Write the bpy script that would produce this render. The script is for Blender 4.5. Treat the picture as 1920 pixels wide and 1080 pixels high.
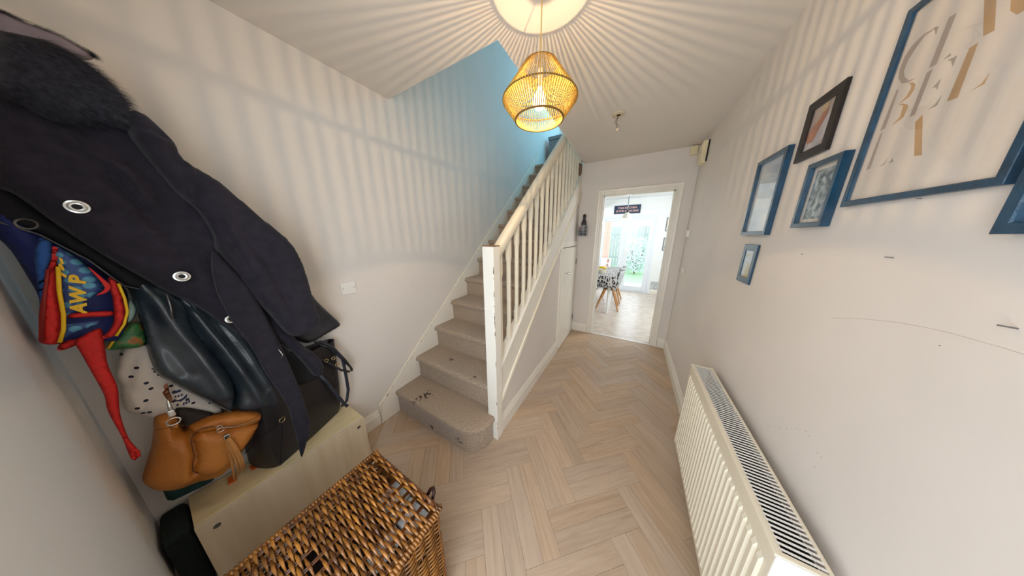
import bpy, bmesh, math, random
import numpy as np
from mathutils import Vector, Matrix
from mathutils.geometry import delaunay_2d_cdt
from math import sin, cos, pi, radians, sqrt
random.seed(7)
S = bpy.context.scene
for o in list(bpy.data.objects): bpy.data.objects.remove(o)
COL = S.collection

# ------------------------------------------------------------------ camera, world, lights, exposure
cd = bpy.data.cameras.new('camera'); cam = bpy.data.objects.new('camera', cd); COL.objects.link(cam)
ax = [[0.869158, 0.494519, -0.00392], [-0.115563, 0.210806, 0.970673], [0.480842, -0.843215, 0.240372]]
cam.matrix_world = Matrix(((ax[0][0], ax[1][0], ax[2][0], 0), (ax[0][1], ax[1][1], ax[2][1], 0), (ax[0][2], ax[1][2], ax[2][2], 1.5), (0, 0, 0, 1)))
cd.sensor_width = 36; cd.lens = 7.3648; cd.clip_start = .02; S.camera = cam
S.view_settings.view_transform = 'Standard'; S.view_settings.look = 'None'
S.view_settings.exposure = -0.2; S.view_settings.gamma = 1.0; S.view_settings.use_curve_mapping = False
W = bpy.data.worlds.new('world'); S.world = W; W.use_nodes = True
wn = W.node_tree; bgn = wn.nodes['Background']
bgn.inputs[1].default_value = 3.6
tc = wn.nodes.new('ShaderNodeTexCoord'); sp = wn.nodes.new('ShaderNodeSeparateXYZ'); cr = wn.nodes.new('ShaderNodeValToRGB')
wn.links.new(tc.outputs['Generated'], sp.inputs[0]); wn.links.new(sp.outputs['Z'], cr.inputs[0]); wn.links.new(cr.outputs[0], bgn.inputs[0])
cr.color_ramp.elements[0].color = (.80, .87, .93, 1); cr.color_ramp.elements[1].color = (.70, .83, 1, 1)

def light(name, kind, loc, energy, color, size=None, size_y=None, target=None, radius=None):
    d = bpy.data.lights.new(name, kind); d.energy = energy; d.color = color
    o = bpy.data.objects.new(name, d); COL.objects.link(o); o.location = loc
    if kind == 'AREA':
        d.shape = 'RECTANGLE'; d.size = size; d.size_y = size_y
        v = Vector(target) - Vector(loc); o.rotation_euler = v.to_track_quat('-Z', 'Y').to_euler()
    if radius is not None: d.shadow_soft_size = radius
    return o
light('bulb_light', 'POINT', (-.433, 1.01, 2.062), 13.5, (1, .72, .40), radius=.0026)
light('added_stairhead_fill', 'AREA', (-1.15, 4.9, 4.35), 34, (.50, .79, 1), .9, .8, (-1.35, .2, 1.3))  # added unseen fill that brightens the front wall
light('added_doorway_fill', 'AREA', (-.27, -.345, 1.2), 14, (.84, .92, 1), .82, 1.7, (-.75, 2.0, 1.1))  # added unseen fill shining in through an assumed front doorway
light('assumed_landing_light', 'AREA', (.0, 4.35, 3.9), 24, (.07, .60, 1), .8, .9, (-1.66, 4.0, 3.3))  # assumed unseen source of the blue stairwell light; no landing window is built
light('added_kitchen_left_fill', 'AREA', (-2.3, 4.9, 1.6), 66, (.88, .95, 1), 1.5, 1.3, (1, 4.9, .8))  # added fill lamp; the left kitchen wall has no window
light('added_kitchen_right_fill', 'AREA', (1.3, 4.6, 1.7), 54, (.9, .96, 1), 1.3, 1.3, (-1, 5.0, 1.0))  # added fill lamp on the unseen right side of the kitchen
light('kitchen_lamp_light', 'POINT', (-.18, 5.0, 1.84), 3, (1, .85, .6), radius=.03)

# ------------------------------------------------------------------ helpers
def lin(h):
    h = h.lstrip('#'); r = []
    for i in (0, 2, 4):
        c = int(h[i:i+2], 16) / 255; r.append(c/12.92 if c <= .04045 else ((c+.055)/1.055)**2.4)
    return (*r, 1)
MATS = {}
def mat(name, col, rough=.6, metal=0, var=0.0, vscale=8, bump=0, bscale=60, spec=.5, emit=None, estr=0, coat=0, col2=None, stretch=None, sheen=0, trans=0):
    if name in MATS: return MATS[name]
    m = bpy.data.materials.new(name); m.use_nodes = True; nt = m.node_tree; b = nt.nodes['Principled BSDF']
    c = lin(col) if isinstance(col, str) else col
    b.inputs['Base Color'].default_value = c; b.inputs['Roughness'].default_value = rough; b.inputs['Metallic'].default_value = metal
    b.inputs['Specular IOR Level'].default_value = spec
    if coat: b.inputs['Coat Weight'].default_value = coat; b.inputs['Coat Roughness'].default_value = .15
    if sheen: b.inputs['Sheen Weight'].default_value = sheen; b.inputs['Sheen Roughness'].default_value = .4
    if trans: b.inputs['Transmission Weight'].default_value = trans
    if emit: b.inputs['Emission Color'].default_value = lin(emit); b.inputs['Emission Strength'].default_value = estr
    t = nt.nodes.new('ShaderNodeTexCoord'); mp = nt.nodes.new('ShaderNodeMapping'); nt.links.new(t.outputs['Object'], mp.inputs[0])
    if stretch: mp.inputs['Scale'].default_value = stretch
    n = nt.nodes.new('ShaderNodeTexNoise'); n.inputs['Scale'].default_value = vscale; n.inputs['Detail'].default_value = 5
    nt.links.new(mp.outputs[0], n.inputs['Vector'])
    r = nt.nodes.new('ShaderNodeValToRGB'); r.color_ramp.elements[0].position = .3; r.color_ramp.elements[1].position = .7
    c2 = lin(col2) if col2 else tuple(max(0, x*(1-var)) for x in c[:3]) + (1,)
    r.color_ramp.elements[0].color = c2; r.color_ramp.elements[1].color = c
    nt.links.new(n.outputs['Fac'], r.inputs[0]); nt.links.new(r.outputs[0], b.inputs['Base Color'])
    if bump:
        n2 = nt.nodes.new('ShaderNodeTexNoise'); n2.inputs['Scale'].default_value = bscale; n2.inputs['Detail'].default_value = 4
        nt.links.new(mp.outputs[0], n2.inputs['Vector'])
        bp = nt.nodes.new('ShaderNodeBump'); bp.inputs['Strength'].default_value = bump; bp.inputs['Distance'].default_value = .002
        nt.links.new(n2.outputs['Fac'], bp.inputs['Height']); nt.links.new(bp.outputs[0], b.inputs['Normal'])
    MATS[name] = m; return m

class MB:
    def __init__(s): s.v = []; s.f = []; s.sm = False
    def add(s, v, f):
        k = len(s.v); s.v += [tuple(p) for p in v]; s.f += [tuple(i+k for i in q) for q in f]; return s
    def box(s, a, b, bev=0):
        x0, y0, z0 = [min(a[i], b[i]) for i in range(3)]; x1, y1, z1 = [max(a[i], b[i]) for i in range(3)]
        if not bev:
            return s.add([(x0,y0,z0),(x1,y0,z0),(x1,y1,z0),(x0,y1,z0),(x0,y0,z1),(x1,y0,z1),(x1,y1,z1),(x0,y1,z1)],
                [(0,3,2,1),(4,5,6,7),(0,1,5,4),(1,2,6,5),(2,3,7,6),(3,0,4,7)])
        bm = bmesh.new(); bmesh.ops.create_cube(bm, size=1)
        for v in bm.verts: v.co = Vector(((x0+x1)/2+v.co.x*(x1-x0), (y0+y1)/2+v.co.y*(y1-y0), (z0+z1)/2+v.co.z*(z1-z0)))
        bmesh.ops.bevel(bm, geom=bm.edges[:], offset=min(bev, .45*min(x1-x0, y1-y0, z1-z0)), segments=2, profile=.5, affect='EDGES')
        bm.verts.index_update(); s.add([v.co[:] for v in bm.verts], [[v.index for v in f.verts] for f in bm.faces]); bm.free(); return s
    def tube(s, pts, r, n=6, caps=True, closed=False, flat=1.0, up=None):
        pts = [Vector(p) for p in pts]; N = len(pts); V = []; F = []
        rs = r if isinstance(r, (list, tuple)) else [r]*N
        prev = None
        for i, p in enumerate(pts):
            if closed: d = pts[(i+1) % N]-pts[i-1]
            else: d = pts[min(i+1, N-1)]-pts[max(i-1, 0)]
            d = d.normalized() if d.length > 1e-9 else Vector((0, 0, 1))
            if prev is None:
                u = Vector(up) if up else (Vector((0, 0, 1)) if abs(d.z) < .9 else Vector((1, 0, 0)))
            else: u = prev
            u = (u - d*u.dot(d)).normalized(); prev = u; w = d.cross(u)
            for k in range(n):
                a = 2*pi*k/n; V.append(p+u*cos(a)*rs[i]*flat+w*sin(a)*rs[i])
        for i in range(N if closed else N-1):
            j = (i+1) % N
            for k in range(n): F.append((i*n+k, i*n+(k+1) % n, j*n+(k+1) % n, j*n+k))
        if caps and not closed: F.append(tuple(range(n-1, -1, -1))); F.append(tuple((N-1)*n+k for k in range(n)))
        return s.add([v[:] for v in V], F)
    def lathe(s, prof, c=(0, 0, 0), n=24, axis='z'):
        V = []; F = []
        for r, h in prof:
            for k in range(n):
                a = 2*pi*k/n; p = (r*cos(a), r*sin(a), h)
                if axis == 'x': p = (h, r*cos(a), r*sin(a))
                if axis == 'y': p = (r*cos(a), h, r*sin(a))
                V.append((p[0]+c[0], p[1]+c[1], p[2]+c[2]))
        for i in range(len(prof)-1):
            for k in range(n): F.append((i*n+k, i*n+(k+1) % n, (i+1)*n+(k+1) % n, (i+1)*n+k))
        return s.add(V, F)
    def extr(s, poly, a0, a1, axis='x'):
        """polygon in the two other axes, extruded along axis"""
        n = len(poly)
        def P(q, a): return (a, q[0], q[1]) if axis == 'x' else (q[0], a, q[1]) if axis == 'y' else (q[0], q[1], a)
        V = [P(q, a0) for q in poly]+[P(q, a1) for q in poly]
        F = [tuple(range(n-1, -1, -1)), tuple(range(n, 2*n))]+[(i, (i+1) % n, n+(i+1) % n, n+i) for i in range(n)]
        return s.add(V, F)
    def mesh(s, name):
        me = bpy.data.meshes.new(name); me.from_pydata(s.v, [], s.f); me.validate()
        bm = bmesh.new(); bm.from_mesh(me); bmesh.ops.recalc_face_normals(bm, faces=bm.faces); bm.to_mesh(me); bm.free()
        return me
    def build(s, name, m, parent=None, smooth=False, loc=(0, 0, 0)):
        me = s.mesh(name)
        if smooth:
            me.shade_smooth()
            if smooth != 'full': me.set_sharp_from_angle(angle=radians(40))
        return link(name, me, m, parent, loc)
def worldloc(o):
    v = Vector((0, 0, 0))
    while o is not None: v += o.location; o = o.parent
    return v
def link(name, me, m, parent=None, loc=(0, 0, 0)):
    """mesh is given in world coordinates (origin at loc); children keep the world place"""
    o = bpy.data.objects.new(name, me); COL.objects.link(o)
    if m is not None and not me.materials: me.materials.append(m)
    o.location = Vector(loc)
    if parent is not None: o.parent = parent; o.location = Vector(loc)-worldloc(parent)
    return o
def tag(o, label=None, cat=None, group=None, kind=None):
    if label: o['label'] = label
    if cat: o['category'] = cat
    if group: o['group'] = group
    if kind: o['kind'] = kind
    return o
def thing(name, label, cat, loc, group=None):
    o = bpy.data.objects.new(name, None); COL.objects.link(o); o.location = loc; o.empty_display_size = .05
    return tag(o, label, cat, group)
def structure(name, mb, m, label=None, parent=None, **k):
    o = mb.build(name, m, parent, **k); tag(o, label, None, None, 'structure' if parent is None else None); return o
def textmesh(s, size, extrude=.0006, shear=0, bold=0):
    c = bpy.data.curves.new('t', 'FONT'); c.body = s; c.size = size; c.extrude = extrude; c.align_x = 'CENTER'; c.align_y = 'CENTER'; c.shear = shear; c.offset = bold
    c.space_line = 1.0
    o = bpy.data.objects.new('t', c); COL.objects.link(o); bpy.context.view_layer.update()
    me = bpy.data.meshes.new_from_object(o.evaluated_get(bpy.context.evaluated_depsgraph_get())); bpy.data.objects.remove(o); return me

# ------------------------------------------------------------------ materials
paint = mat('wall_paint', '#e3dbd2', .75, var=.035, vscale=3, bump=.12, bscale=90)
paint_r = mat('wall_paint_scuffed', '#e3dad1', .62, var=.08, vscale=2.2, bump=.15, bscale=60)
ceilp = mat('ceiling_paint', '#e0d7cc', .85, var=.03, vscale=2, bump=.1, bscale=120)
gloss = mat('gloss_woodwork', '#efe9dc', .35, var=.04, vscale=5, coat=.2)
cream = mat('cream_woodwork', '#ece2cc', .4, var=.06, vscale=6, coat=.1)
chip = mat('bare_wood_edge', '#8a5a2c', .7, var=.4, vscale=60)
kwall = mat('kitchen_paint', '#eef0ee', .8, var=.02, vscale=2)
upv = mat('white_plastic_frame', '#e6ebf0', .35, var=.02)
white_pl = mat('white_plastic', '#ece9e2', .35, var=.02, vscale=10)
yel_pl = mat('yellowed_plastic', '#eadbb4', .45, var=.08, vscale=12)
black_pl = mat('black_plastic', '#141418', .4, var=.2)
chrome = mat('chrome_metal', '#d8d8d6', .18, 1, var=.1)
steel = mat('dull_steel', '#8d8d90', .35, .9, var=.15)
brass = mat('pale_brass', '#cdb98a', .25, 1, var=.1)

def carpet_mat():
    m = mat('beige_carpet', '#bfa890', 1.0, var=.5, vscale=130, bump=1.0, bscale=420, spec=.1, sheen=.3)
    nt = m.node_tree; b = nt.nodes['Principled BSDF']; src = b.inputs['Base Color'].links[0].from_socket
    # dark dirt trodden into the first tread
    geo = nt.nodes.new('ShaderNodeNewGeometry'); last = src
    for (c, r, th) in (((-1.37, .92, .208), .11, .55), ((-1.39, .85, .20), .05, .50), ((-.93, .84, .07), .05, .50), ((-1.22, .86, .03), .04, .5), ((-1.33, 1.19, .416), .06, .58), ((-.98, 1.10, .41), .05, .56)):
        d = nt.nodes.new('ShaderNodeVectorMath'); d.operation = 'DISTANCE'; nt.links.new(geo.outputs['Position'], d.inputs[0]); d.inputs[1].default_value = c
        mr = nt.nodes.new('ShaderNodeMapRange'); mr.inputs[1].default_value = r; mr.inputs[2].default_value = r*.3; mr.inputs[3].default_value = 0; mr.inputs[4].default_value = .35
        nt.links.new(d.outputs['Value'], mr.inputs[0])
        n = nt.nodes.new('ShaderNodeTexNoise'); n.inputs['Scale'].default_value = 42; n.inputs['Detail'].default_value = 2; nt.links.new(geo.outputs['Position'], n.inputs['Vector'])
        ad = nt.nodes.new('ShaderNodeMath'); ad.operation = 'ADD'; nt.links.new(mr.outputs[0], ad.inputs[0]); nt.links.new(n.outputs['Fac'], ad.inputs[1])
        gt = nt.nodes.new('ShaderNodeMapRange'); gt.inputs[1].default_value = th+.28; gt.inputs[2].default_value = th+.33; nt.links.new(ad.outputs[0], gt.inputs[0])
        mx = nt.nodes.new('ShaderNodeMix'); mx.data_type = 'RGBA'; nt.links.new(gt.outputs[0], mx.inputs[0]); nt.links.new(last, mx.inputs[6]); mx.inputs[7].default_value = lin('#3d2c22'); last = mx.outputs[2]
    nt.links.new(last, b.inputs['Base Color']); return m
carpet = carpet_mat()

def plank_mat():
    m = bpy.data.materials.new('washed_oak_plank'); m.use_nodes = True; nt = m.node_tree; b = nt.nodes['Principled BSDF']
    b.inputs['Roughness'].default_value = .42; b.inputs['Specular IOR Level'].default_value = .45
    t = nt.nodes.new('ShaderNodeTexCoord'); oi = nt.nodes.new('ShaderNodeObjectInfo')
    ofs = nt.nodes.new('ShaderNodeVectorMath'); ofs.operation = 'SCALE'; cmb = nt.nodes.new('ShaderNodeCombineXYZ')
    for i in range(3): nt.links.new(oi.outputs['Random'], cmb.inputs[i])
    nt.links.new(cmb.outputs[0], ofs.inputs[0]); ofs.inputs['Scale'].default_value = 37
    ad = nt.nodes.new('ShaderNodeVectorMath'); ad.operation = 'ADD'; nt.links.new(t.outputs['Object'], ad.inputs[0]); nt.links.new(ofs.outputs[0], ad.inputs[1])
    mp = nt.nodes.new('ShaderNodeMapping'); mp.inputs['Scale'].default_value = (1.6, 22, 1); nt.links.new(ad.outputs[0], mp.inputs[0])
    n = nt.nodes.new('ShaderNodeTexNoise'); n.inputs['Scale'].default_value = 2.4; n.inputs['Detail'].default_value = 8; n.inputs['Roughness'].default_value = .65; n.inputs['Distortion'].default_value = .6
    nt.links.new(mp.outputs[0], n.inputs['Vector'])
    r = nt.nodes.new('ShaderNodeValToRGB'); e = r.color_ramp.elements; e[0].position = .3; e[0].color = lin('#b0977f'); e[1].position = .66; e[1].color = lin('#c4ac94')
    nt.links.new(n.outputs['Fac'], r.inputs[0])
    hs = nt.nodes.new('ShaderNodeHueSaturation'); nt.links.new(r.outputs[0], hs.inputs['Color'])
    mr = nt.nodes.new('ShaderNodeMapRange'); mr.inputs[3].default_value = .91; mr.inputs[4].default_value = 1.09; nt.links.new(oi.outputs['Random'], mr.inputs[0]); nt.links.new(mr.outputs[0], hs.inputs['Value'])
    ms = nt.nodes.new('ShaderNodeMath'); ms.operation = 'FRACT'; mm = nt.nodes.new('ShaderNodeMath'); mm.operation = 'MULTIPLY'; mm.inputs[1].default_value = 17.3
    nt.links.new(oi.outputs['Random'], mm.inputs[0]); nt.links.new(mm.outputs[0], ms.inputs[0])
    m2 = nt.nodes.new('ShaderNodeMapRange'); m2.inputs[3].default_value = .88; m2.inputs[4].default_value = 1.15; nt.links.new(ms.outputs[0], m2.inputs[0]); nt.links.new(m2.outputs[0], hs.inputs['Saturation'])
    nt.links.new(hs.outputs[0], b.inputs['Base Color'])
    bp = nt.nodes.new('ShaderNodeBump'); bp.inputs['Strength'].default_value = .15; bp.inputs['Distance'].default_value = .001; nt.links.new(n.outputs['Fac'], bp.inputs['Height']); nt.links.new(bp.outputs[0], b.inputs['Normal'])
    return m
oak = plank_mat()

# ------------------------------------------------------------------ room shell
XL, XR, YF, YE, ZC, XS = -1.66, .53, -.21, 3.28, 2.461, -.745
YK, XKL, XKR, ZK = 6.47, -2.35, 1.42, 2.42
structure('wall_left', MB().box((XL-.12, YF-.12, -.1), (XL, 5.2, 5.2)), paint, 'white painted wall running up beside the stairs')
wr_ = structure('wall_right', MB().box((XR, YF-.12, -.1), (XR+.12, YE+.12, ZC+.05)), paint_r, 'scuffed white wall with the picture frames and radiator')
sm = mat('rusty_scuff', '#cdbbac', .8, var=.2, vscale=40); sk = MB(); pl = [(0.530,0.9628,1.2638),(0.530,0.8736,1.2925),(0.530,0.8035,1.3099),(0.530,0.7551,1.3176),(0.530,0.7141,1.3221),(0.530,0.6784,1.3233),(0.530,0.6479,1.3244),(0.530,0.6209,1.3238)]
sk.tube(pl, .0005, 4); sk.build('scuff_line', sm, wr_)
sk = MB()
for c in [(0.530,1.0871,0.7506),(0.530,1.0510,0.7799),(0.530,1.0236,0.8109),(0.530,1.0002,0.8309),(0.530,0.9713,0.8539),(0.530,0.9545,0.8723),(0.530,0.9370,0.8869),(0.530,0.9231,0.8960),(0.530,0.9033,0.9112),(0.530,0.8877,0.9082),(0.530,0.8436,0.8893),(0.530,0.8295,0.8898),(0.530,0.8360,0.8464),(0.530,0.9926,1.8237),(0.530,0.7175,1.2940)]: sk.lathe([(0, .0), (.0014, .0), (.0014, .001), (0, .001)], (c[0]-.0003, c[1], c[2]), 6, 'x')
sk.build('scuff_dots', mat('grey_scuff', '#8a7c70', .8), wr_)
fw = MB(); fw.box((XL, YF-.12, -.1), (-.72, YF, ZC)); fw.box((.40, YF-.12, -.1), (XR, YF, ZC)); fw.box((-.72, YF-.12, 2.1), (.40, YF, ZC))  # doorway opening is assumed, unseen behind the camera
structure('wall_front', fw, mat('lightened_front_paint', '#f3f1ef', .6, var=.03, vscale=3, bump=.1, bscale=90), 'white wall around the front doorway at far left')  # lighter than the other walls to make up for weak light here
ew = MB(); DX0, DX1, DZ = -.43, .36, 2.03
ew.box((XS, YE, -.1), (DX0-.03, YE+.12, ZC)); ew.box((DX1+.03, YE, -.1), (XR, YE+.12, ZC)); ew.box((DX0-.03, YE, DZ+.03), (DX1+.03, YE+.12, ZC))
structure('wall_end', ew, paint, 'white end wall around the kitchen doorway')
# ceiling with the stairwell cut out
ce = MB(); ce.box((XL, YF-.12, ZC), (XR+.12, 1.12, ZC+.24)); ce.box((-.70, 1.12, ZC), (XR+.12, YE+.12, ZC+.24))
structure('ceiling', ce, ceilp, 'white hall ceiling with the stairwell opening')
# wall panel under the stair string
def zstr(y): return .586+.824*(y-1.13)
def zbead(y): return .335+.824*(y-1.13)
us = MB(); us.extr([(1.12, 0), (2.47, 0), (2.47, zbead(2.47)), (1.12, zbead(1.12))], XS-.03, XS)
us.extr([(2.47, 1.42), (3.28, 1.42), (3.28, zbead(3.28)), (2.47, zbead(2.47))], XS-.03, XS)
structure('wall_stairside', us, paint, 'white panelled wall below the sloping stair string')
# upstairs shell
structure('wall_landing', MB().box((XL, 5.0, 2.5), (1.2, 5.12, 5.2)), paint, 'wall at the head of the stairs')
structure('wall_upstairs', MB().box((1.1, 1.0, 2.7), (1.22, 5.0, 5.2)), paint, 'upstairs wall hidden above the hall ceiling')
structure('wall_upfront', MB().box((XL, .95, 2.701), (1.22, 1.07, 5.2)), paint, 'upstairs wall above the hall entrance')
structure('ceiling_upstairs', MB().box((XL, .95, 5.1), (1.22, 5.2, 5.2)), ceilp, 'upstairs ceiling')
structure('floor_landing', MB().box((XL, 3.95, 2.5), (1.2, 5.0, 2.69)), carpet, 'carpeted landing at the stair head')
# kitchen shell
kw = MB(); FX0, FX1, FZ = -.92, .465, 2.02
kw.box((XKL, YK, -.1), (FX0, YK+.2, ZK)); kw.box((FX1, YK, -.1), (XKR, YK+.2, ZK)); kw.box((FX0, YK, FZ), (FX1, YK+.2, ZK))
structure('wall_kitchen_far', kw, kwall, 'pale kitchen wall around the glazed garden doors')
structure('wall_kitchen_left', MB().box((XKL-.1, 4.0, -.1), (XKL, YK+.2, ZK)), kwall)
structure('wall_kitchen_right', MB().box((XKR, YE, -.1), (XKR+.1, YK+.2, ZK)), kwall)
kn = MB(); kn.box((XR, YE+.12, -.1), (XKR, YE+.2, ZK)); structure('wall_kitchen_near', kn, kwall); structure('wall_kitchen_back', MB().box((XKL, 4.0, -.1), (XS-.05, 4.08, ZK-.2)), kwall); structure('wall_kitchen_return', MB().box((XS-.05, YE+.12, -.1), (XS-.02, 4.08, ZK)), kwall)
structure('ceiling_kitchen', MB().box((XS-.05, YE+.12, ZK), (XKR, YK+.2, ZK+.1)), mat('kitchen_ceiling_paint', '#f2f4f4', .85, var=.01))

structure('ceiling_kitchen_left', MB().box((XKL, 4.0, ZK-.2), (XS-.05, YK+.2, ZK+.1)), kwall)
# ------------------------------------------------------------------ herringbone floor
dark_gap = mat('plank_joint', '#5a4b40', .9, var=.2)
floor = structure('floor', MB().box((XKL, YF-.5, -.1), (XKR, YK+.2, -.0035)), dark_gap, 'washed oak herringbone plank floor')
PW, PL = .0895, .4525
TH = radians(45-2.0); O0 = Vector((-.251, .826)); ea = Vector((cos(TH), sin(TH))); eb = Vector((-sin(TH), cos(TH)))
def clip(poly, x0, x1, y0, y1):
    for (i, v, sgn) in ((0, x0, 1), (0, x1, -1), (1, y0, 1), (1, y1, -1)):
        out = []
        for k in range(len(poly)):
            a, b = poly[k-1], poly[k]; da, db = (a[i]-v)*sgn, (b[i]-v)*sgn
            if (da >= 0) != (db >= 0): t = da/(da-db); out.append((a[0]+(b[0]-a[0])*t, a[1]+(b[1]-a[1])*t))
            if db >= 0: out.append(b)
        poly = out
        if len(poly) < 3: return []
    return poly
def plank_mesh(poly, ang, c):
    """polygon in world xy -> local prism with an eased top edge; long side along local x"""
    ca, sa = cos(-ang), sin(-ang); L = []
    for x, y in poly:
        x -= c[0]; y -= c[1]; L.append((x*ca-y*sa, x*sa+y*ca))
    cx = sum(p[0] for p in L)/len(L); cy = sum(p[1] for p in L)/len(L); n = len(L)
    def sh(e): 
        out = []
        for p in L:
            d = Vector((p[0]-cx, p[1]-cy)); l = d.length; out.append((p[0]-(e if d.x > 0 else -e), p[1]-(e if d.y > 0 else -e)))
        return out
    g, t = sh(.0004), sh(.0012)
    V = [(x, y, -.0034) for x, y in g]+[(x, y, -.0006) for x, y in g]+[(x, y, 0) for x, y in t]
    F = [(i, (i+1) % n, n+(i+1) % n, n+i) for i in range(n)]+[(n+i, n+(i+1) % n, 2*n+(i+1) % n, 2*n+i) for i in range(n)]+[tuple(range(2*n, 3*n))]
    return V, F
full = {}
nplank = 0; kit = MB()
def plank(a0, b0, dirn):
    global nplank
    l, w = (PL, PW) if dirn == 0 else (PW, PL)
    P = [O0+ea*(a0+u*l)+eb*(b0+v*w) for u, v in ((0, 0), (1, 0), (1, 1), (0, 1))]; c = O0+ea*(a0+l/2)+eb*(b0+w/2)
    ang = TH if dirn == 0 else TH+pi/2
    poly = [(p.x, p.y) for p in P]
    def area(q): return abs(sum(q[i-1][0]*q[i][1]-q[i][0]*q[i-1][1] for i in range(len(q))))/2
    h = clip(poly, XL, XR, YF, YE+.005)
    if h and area(h) > 2e-4 and not all((p[0] < XS-.03 and p[1] > .88) for p in h) and not (all(p[0] < -1.0 for p in h) and all(p[1] < .45 for p in h) and c.x < -1.75):
        whole = abs(area(h)-PL*PW) < 1e-5
        if whole and dirn in full: me = full[dirn]
        else:
            V, F = plank_mesh(h, ang, c); me = bpy.data.meshes.new('plank'); me.from_pydata(V, [], F); me.materials.append(oak)
            if whole: full[dirn] = me
        o = bpy.data.objects.new('plank', me); COL.objects.link(o); o.location = (c.x, c.y, 0); o.rotation_euler.z = ang; o.parent = floor; nplank += 1
    k = clip(poly, XS-.02, XKR, YE+.025, YK)
    if k and area(k) > 2e-4:
        V, F = plank_mesh(k, 0, (0, 0)); kit.add(V, F)
for k in range(-40, 60):
    for j in range(-20, 20):
        A = k*2*PW+j*PL; B = k*2*PW-j*PL
        c = O0+ea*A+eb*B
        if not (-3.2 < c.x < 2.4 and -1.2 < c.y < 7.5): continue
        for q in range(2):
            plank(A, B-2*PW+q*PW, 0)
            plank(A+q*PW, B, 1)
kp = kit.build('plank', mat('kitchen_oak_lightened', '#d6cabd', .25, var=.2, vscale=9, stretch=(1, 1, 1), col2='#c2b3a4', spec=.8), floor); kp['kind'] = 'stuff'  # plank colour lightened to imitate bright reflection on the kitchen floor
print('planks', nplank)

# ------------------------------------------------------------------ skirtings and door trim
def skirt(name, p0, p1, h=.13, t=.016, m=gloss, out=(1, 0)):
    """moulded skirting from p0 to p1; out = direction into the room"""
    prof = [(0, 0), (t, 0), (t, h*.66), (t*.75, h*.70), (t*.75, h*.78), (t*.45, h*.86), (t*.4, h*.93), (t*.15, h), (0, h)]
    V = []; n = len(prof)
    for p in (p0, p1):
        for d, z in prof: V.append((p[0]+out[0]*d, p[1]+out[1]*d, z+.0005))
    F = [tuple(range(n)), tuple(range(2*n-1, n-1, -1))]+[(i, (i+1) % n, n+(i+1) % n, n+i) for i in range(n)]
    return structure(name, MB().add(V, F), m)
skirt('baseboard_left', (XL, YF), (XL, .694), out=(1, 0))
skirt('baseboard_right', (XR, YF), (XR, YE), out=(-1, 0))
skirt('baseboard_stairside', (XS, 1.117), (XS, 2.47), h=.15, out=(1, 0))
skirt('baseboard_end', (XS+.001, YE), (DX0-.075, YE), out=(0, -1))
skirt('baseboard_end_right', (DX1+.075, YE), (XR-.017, YE), out=(0, -1))
skirt('baseboard_kitchen', (FX1+.06, YK), (XKR, YK), h=.12, out=(0, -1))
skirt('baseboard_front', (XL+.017, YF), (-.73, YF), out=(0, 1))
# kitchen doorway lining, stop and architrave
tr = MB(); tr.box((DX0-.03, YE-.004, 0), (DX0, YE+.124, DZ)); tr.box((DX1, YE-.004, 0), (DX1+.03, YE+.124, DZ)); tr.box((DX0-.03, YE-.004, DZ), (DX1+.03, YE+.124, DZ+.03))
tr.box((DX0, YE+.045, 0), (DX0+.012, YE+.08, DZ)); tr.box((DX1-.012, YE+.045, 0), (DX1, YE+.08, DZ)); tr.box((DX0, YE+.045, DZ-.012), (DX1, YE+.08, DZ))
structure('trim_1', tr, gloss, 'white lining of the kitchen doorway')
def architrave(name, x0, x1, z1, y, w=.062, m=gloss):
    prof = [(0, 0), (w, 0), (w, .014), (w-.008, .018), (w*.55, .016), (w*.45, .011), (w*.2, .010), (w*.12, .006), (0, .006)]
    a = MB(); n = len(prof); V = []
    for (px, pz, sx, sz) in ((x0, 0.001, -1, 0), (x0, z1, -1, 1), (x1, z1, 1, 1), (x1, 0.001, 1, 0)):
        for d, t in prof: V.append((px+sx*d, y-t, pz+sz*d))
    F = [tuple(range(n)), tuple(range(4*n-1, 3*n-1, -1))]
    for r in range(3): F += [(r*n+i, r*n+(i+1) % n, (r+1)*n+(i+1) % n, (r+1)*n+i) for i in range(n)]
    a.add(V, F); return structure(name, a, m)
architrave('trim_2', DX0-.008, DX1+.008, DZ+.008, YE)
structure('trim_3', MB().box((DX0, YE+.003, 0.0), (DX1, YE+.028, .006), .002), mat('white_metal_strip', '#f4f6f8', .3, .1), 'pale metal threshold strip across the kitchen doorway')
# ------------------------------------------------------------------ staircase
Y1, GO, RI = .822, .239, .2075
stair = thing('staircase', 'beige carpeted staircase climbing along the left wall', 'staircase', (-1.2, .9, 0))
def step_loops(plan, levels):
    """plan: ccw outline; levels (offset outwards, z)"""
    n = len(plan); mb = MB(); V = []
    for off, z in levels:
        for i in range(n):
            a, b, c = Vector(plan[i-1]), Vector(plan[i]), Vector(plan[(i+1) % n])
            t = ((b-a).normalized()+(c-b).normalized()).normalized(); nr = Vector((t.y, -t.x)); q = b+nr*off; V.append((q.x, q.y, z))
    F = []
    for l in range(len(levels)-1):
        for i in range(n): F.append((l*n+i, l*n+(i+1) % n, (l+1)*n+(i+1) % n, (l+1)*n+i))
    F.append(tuple(range(n-1, -1, -1))); F.append(tuple((len(levels)-1)*n+i for i in range(n)))
    return mb.add(V, F)
SX0, SX1 = XL+.022, -.806
nose = [(0, 0.0), (0, RI-.055), (.006, RI-.048), (.018, RI-.038), (.022, RI-.024), (.019, RI-.01), (.008, RI-.002), (-.004, RI)]
r = .15; plan = [(SX0, 1.12), (SX0, .852)]
plan += [(-.93, .852)]
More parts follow.
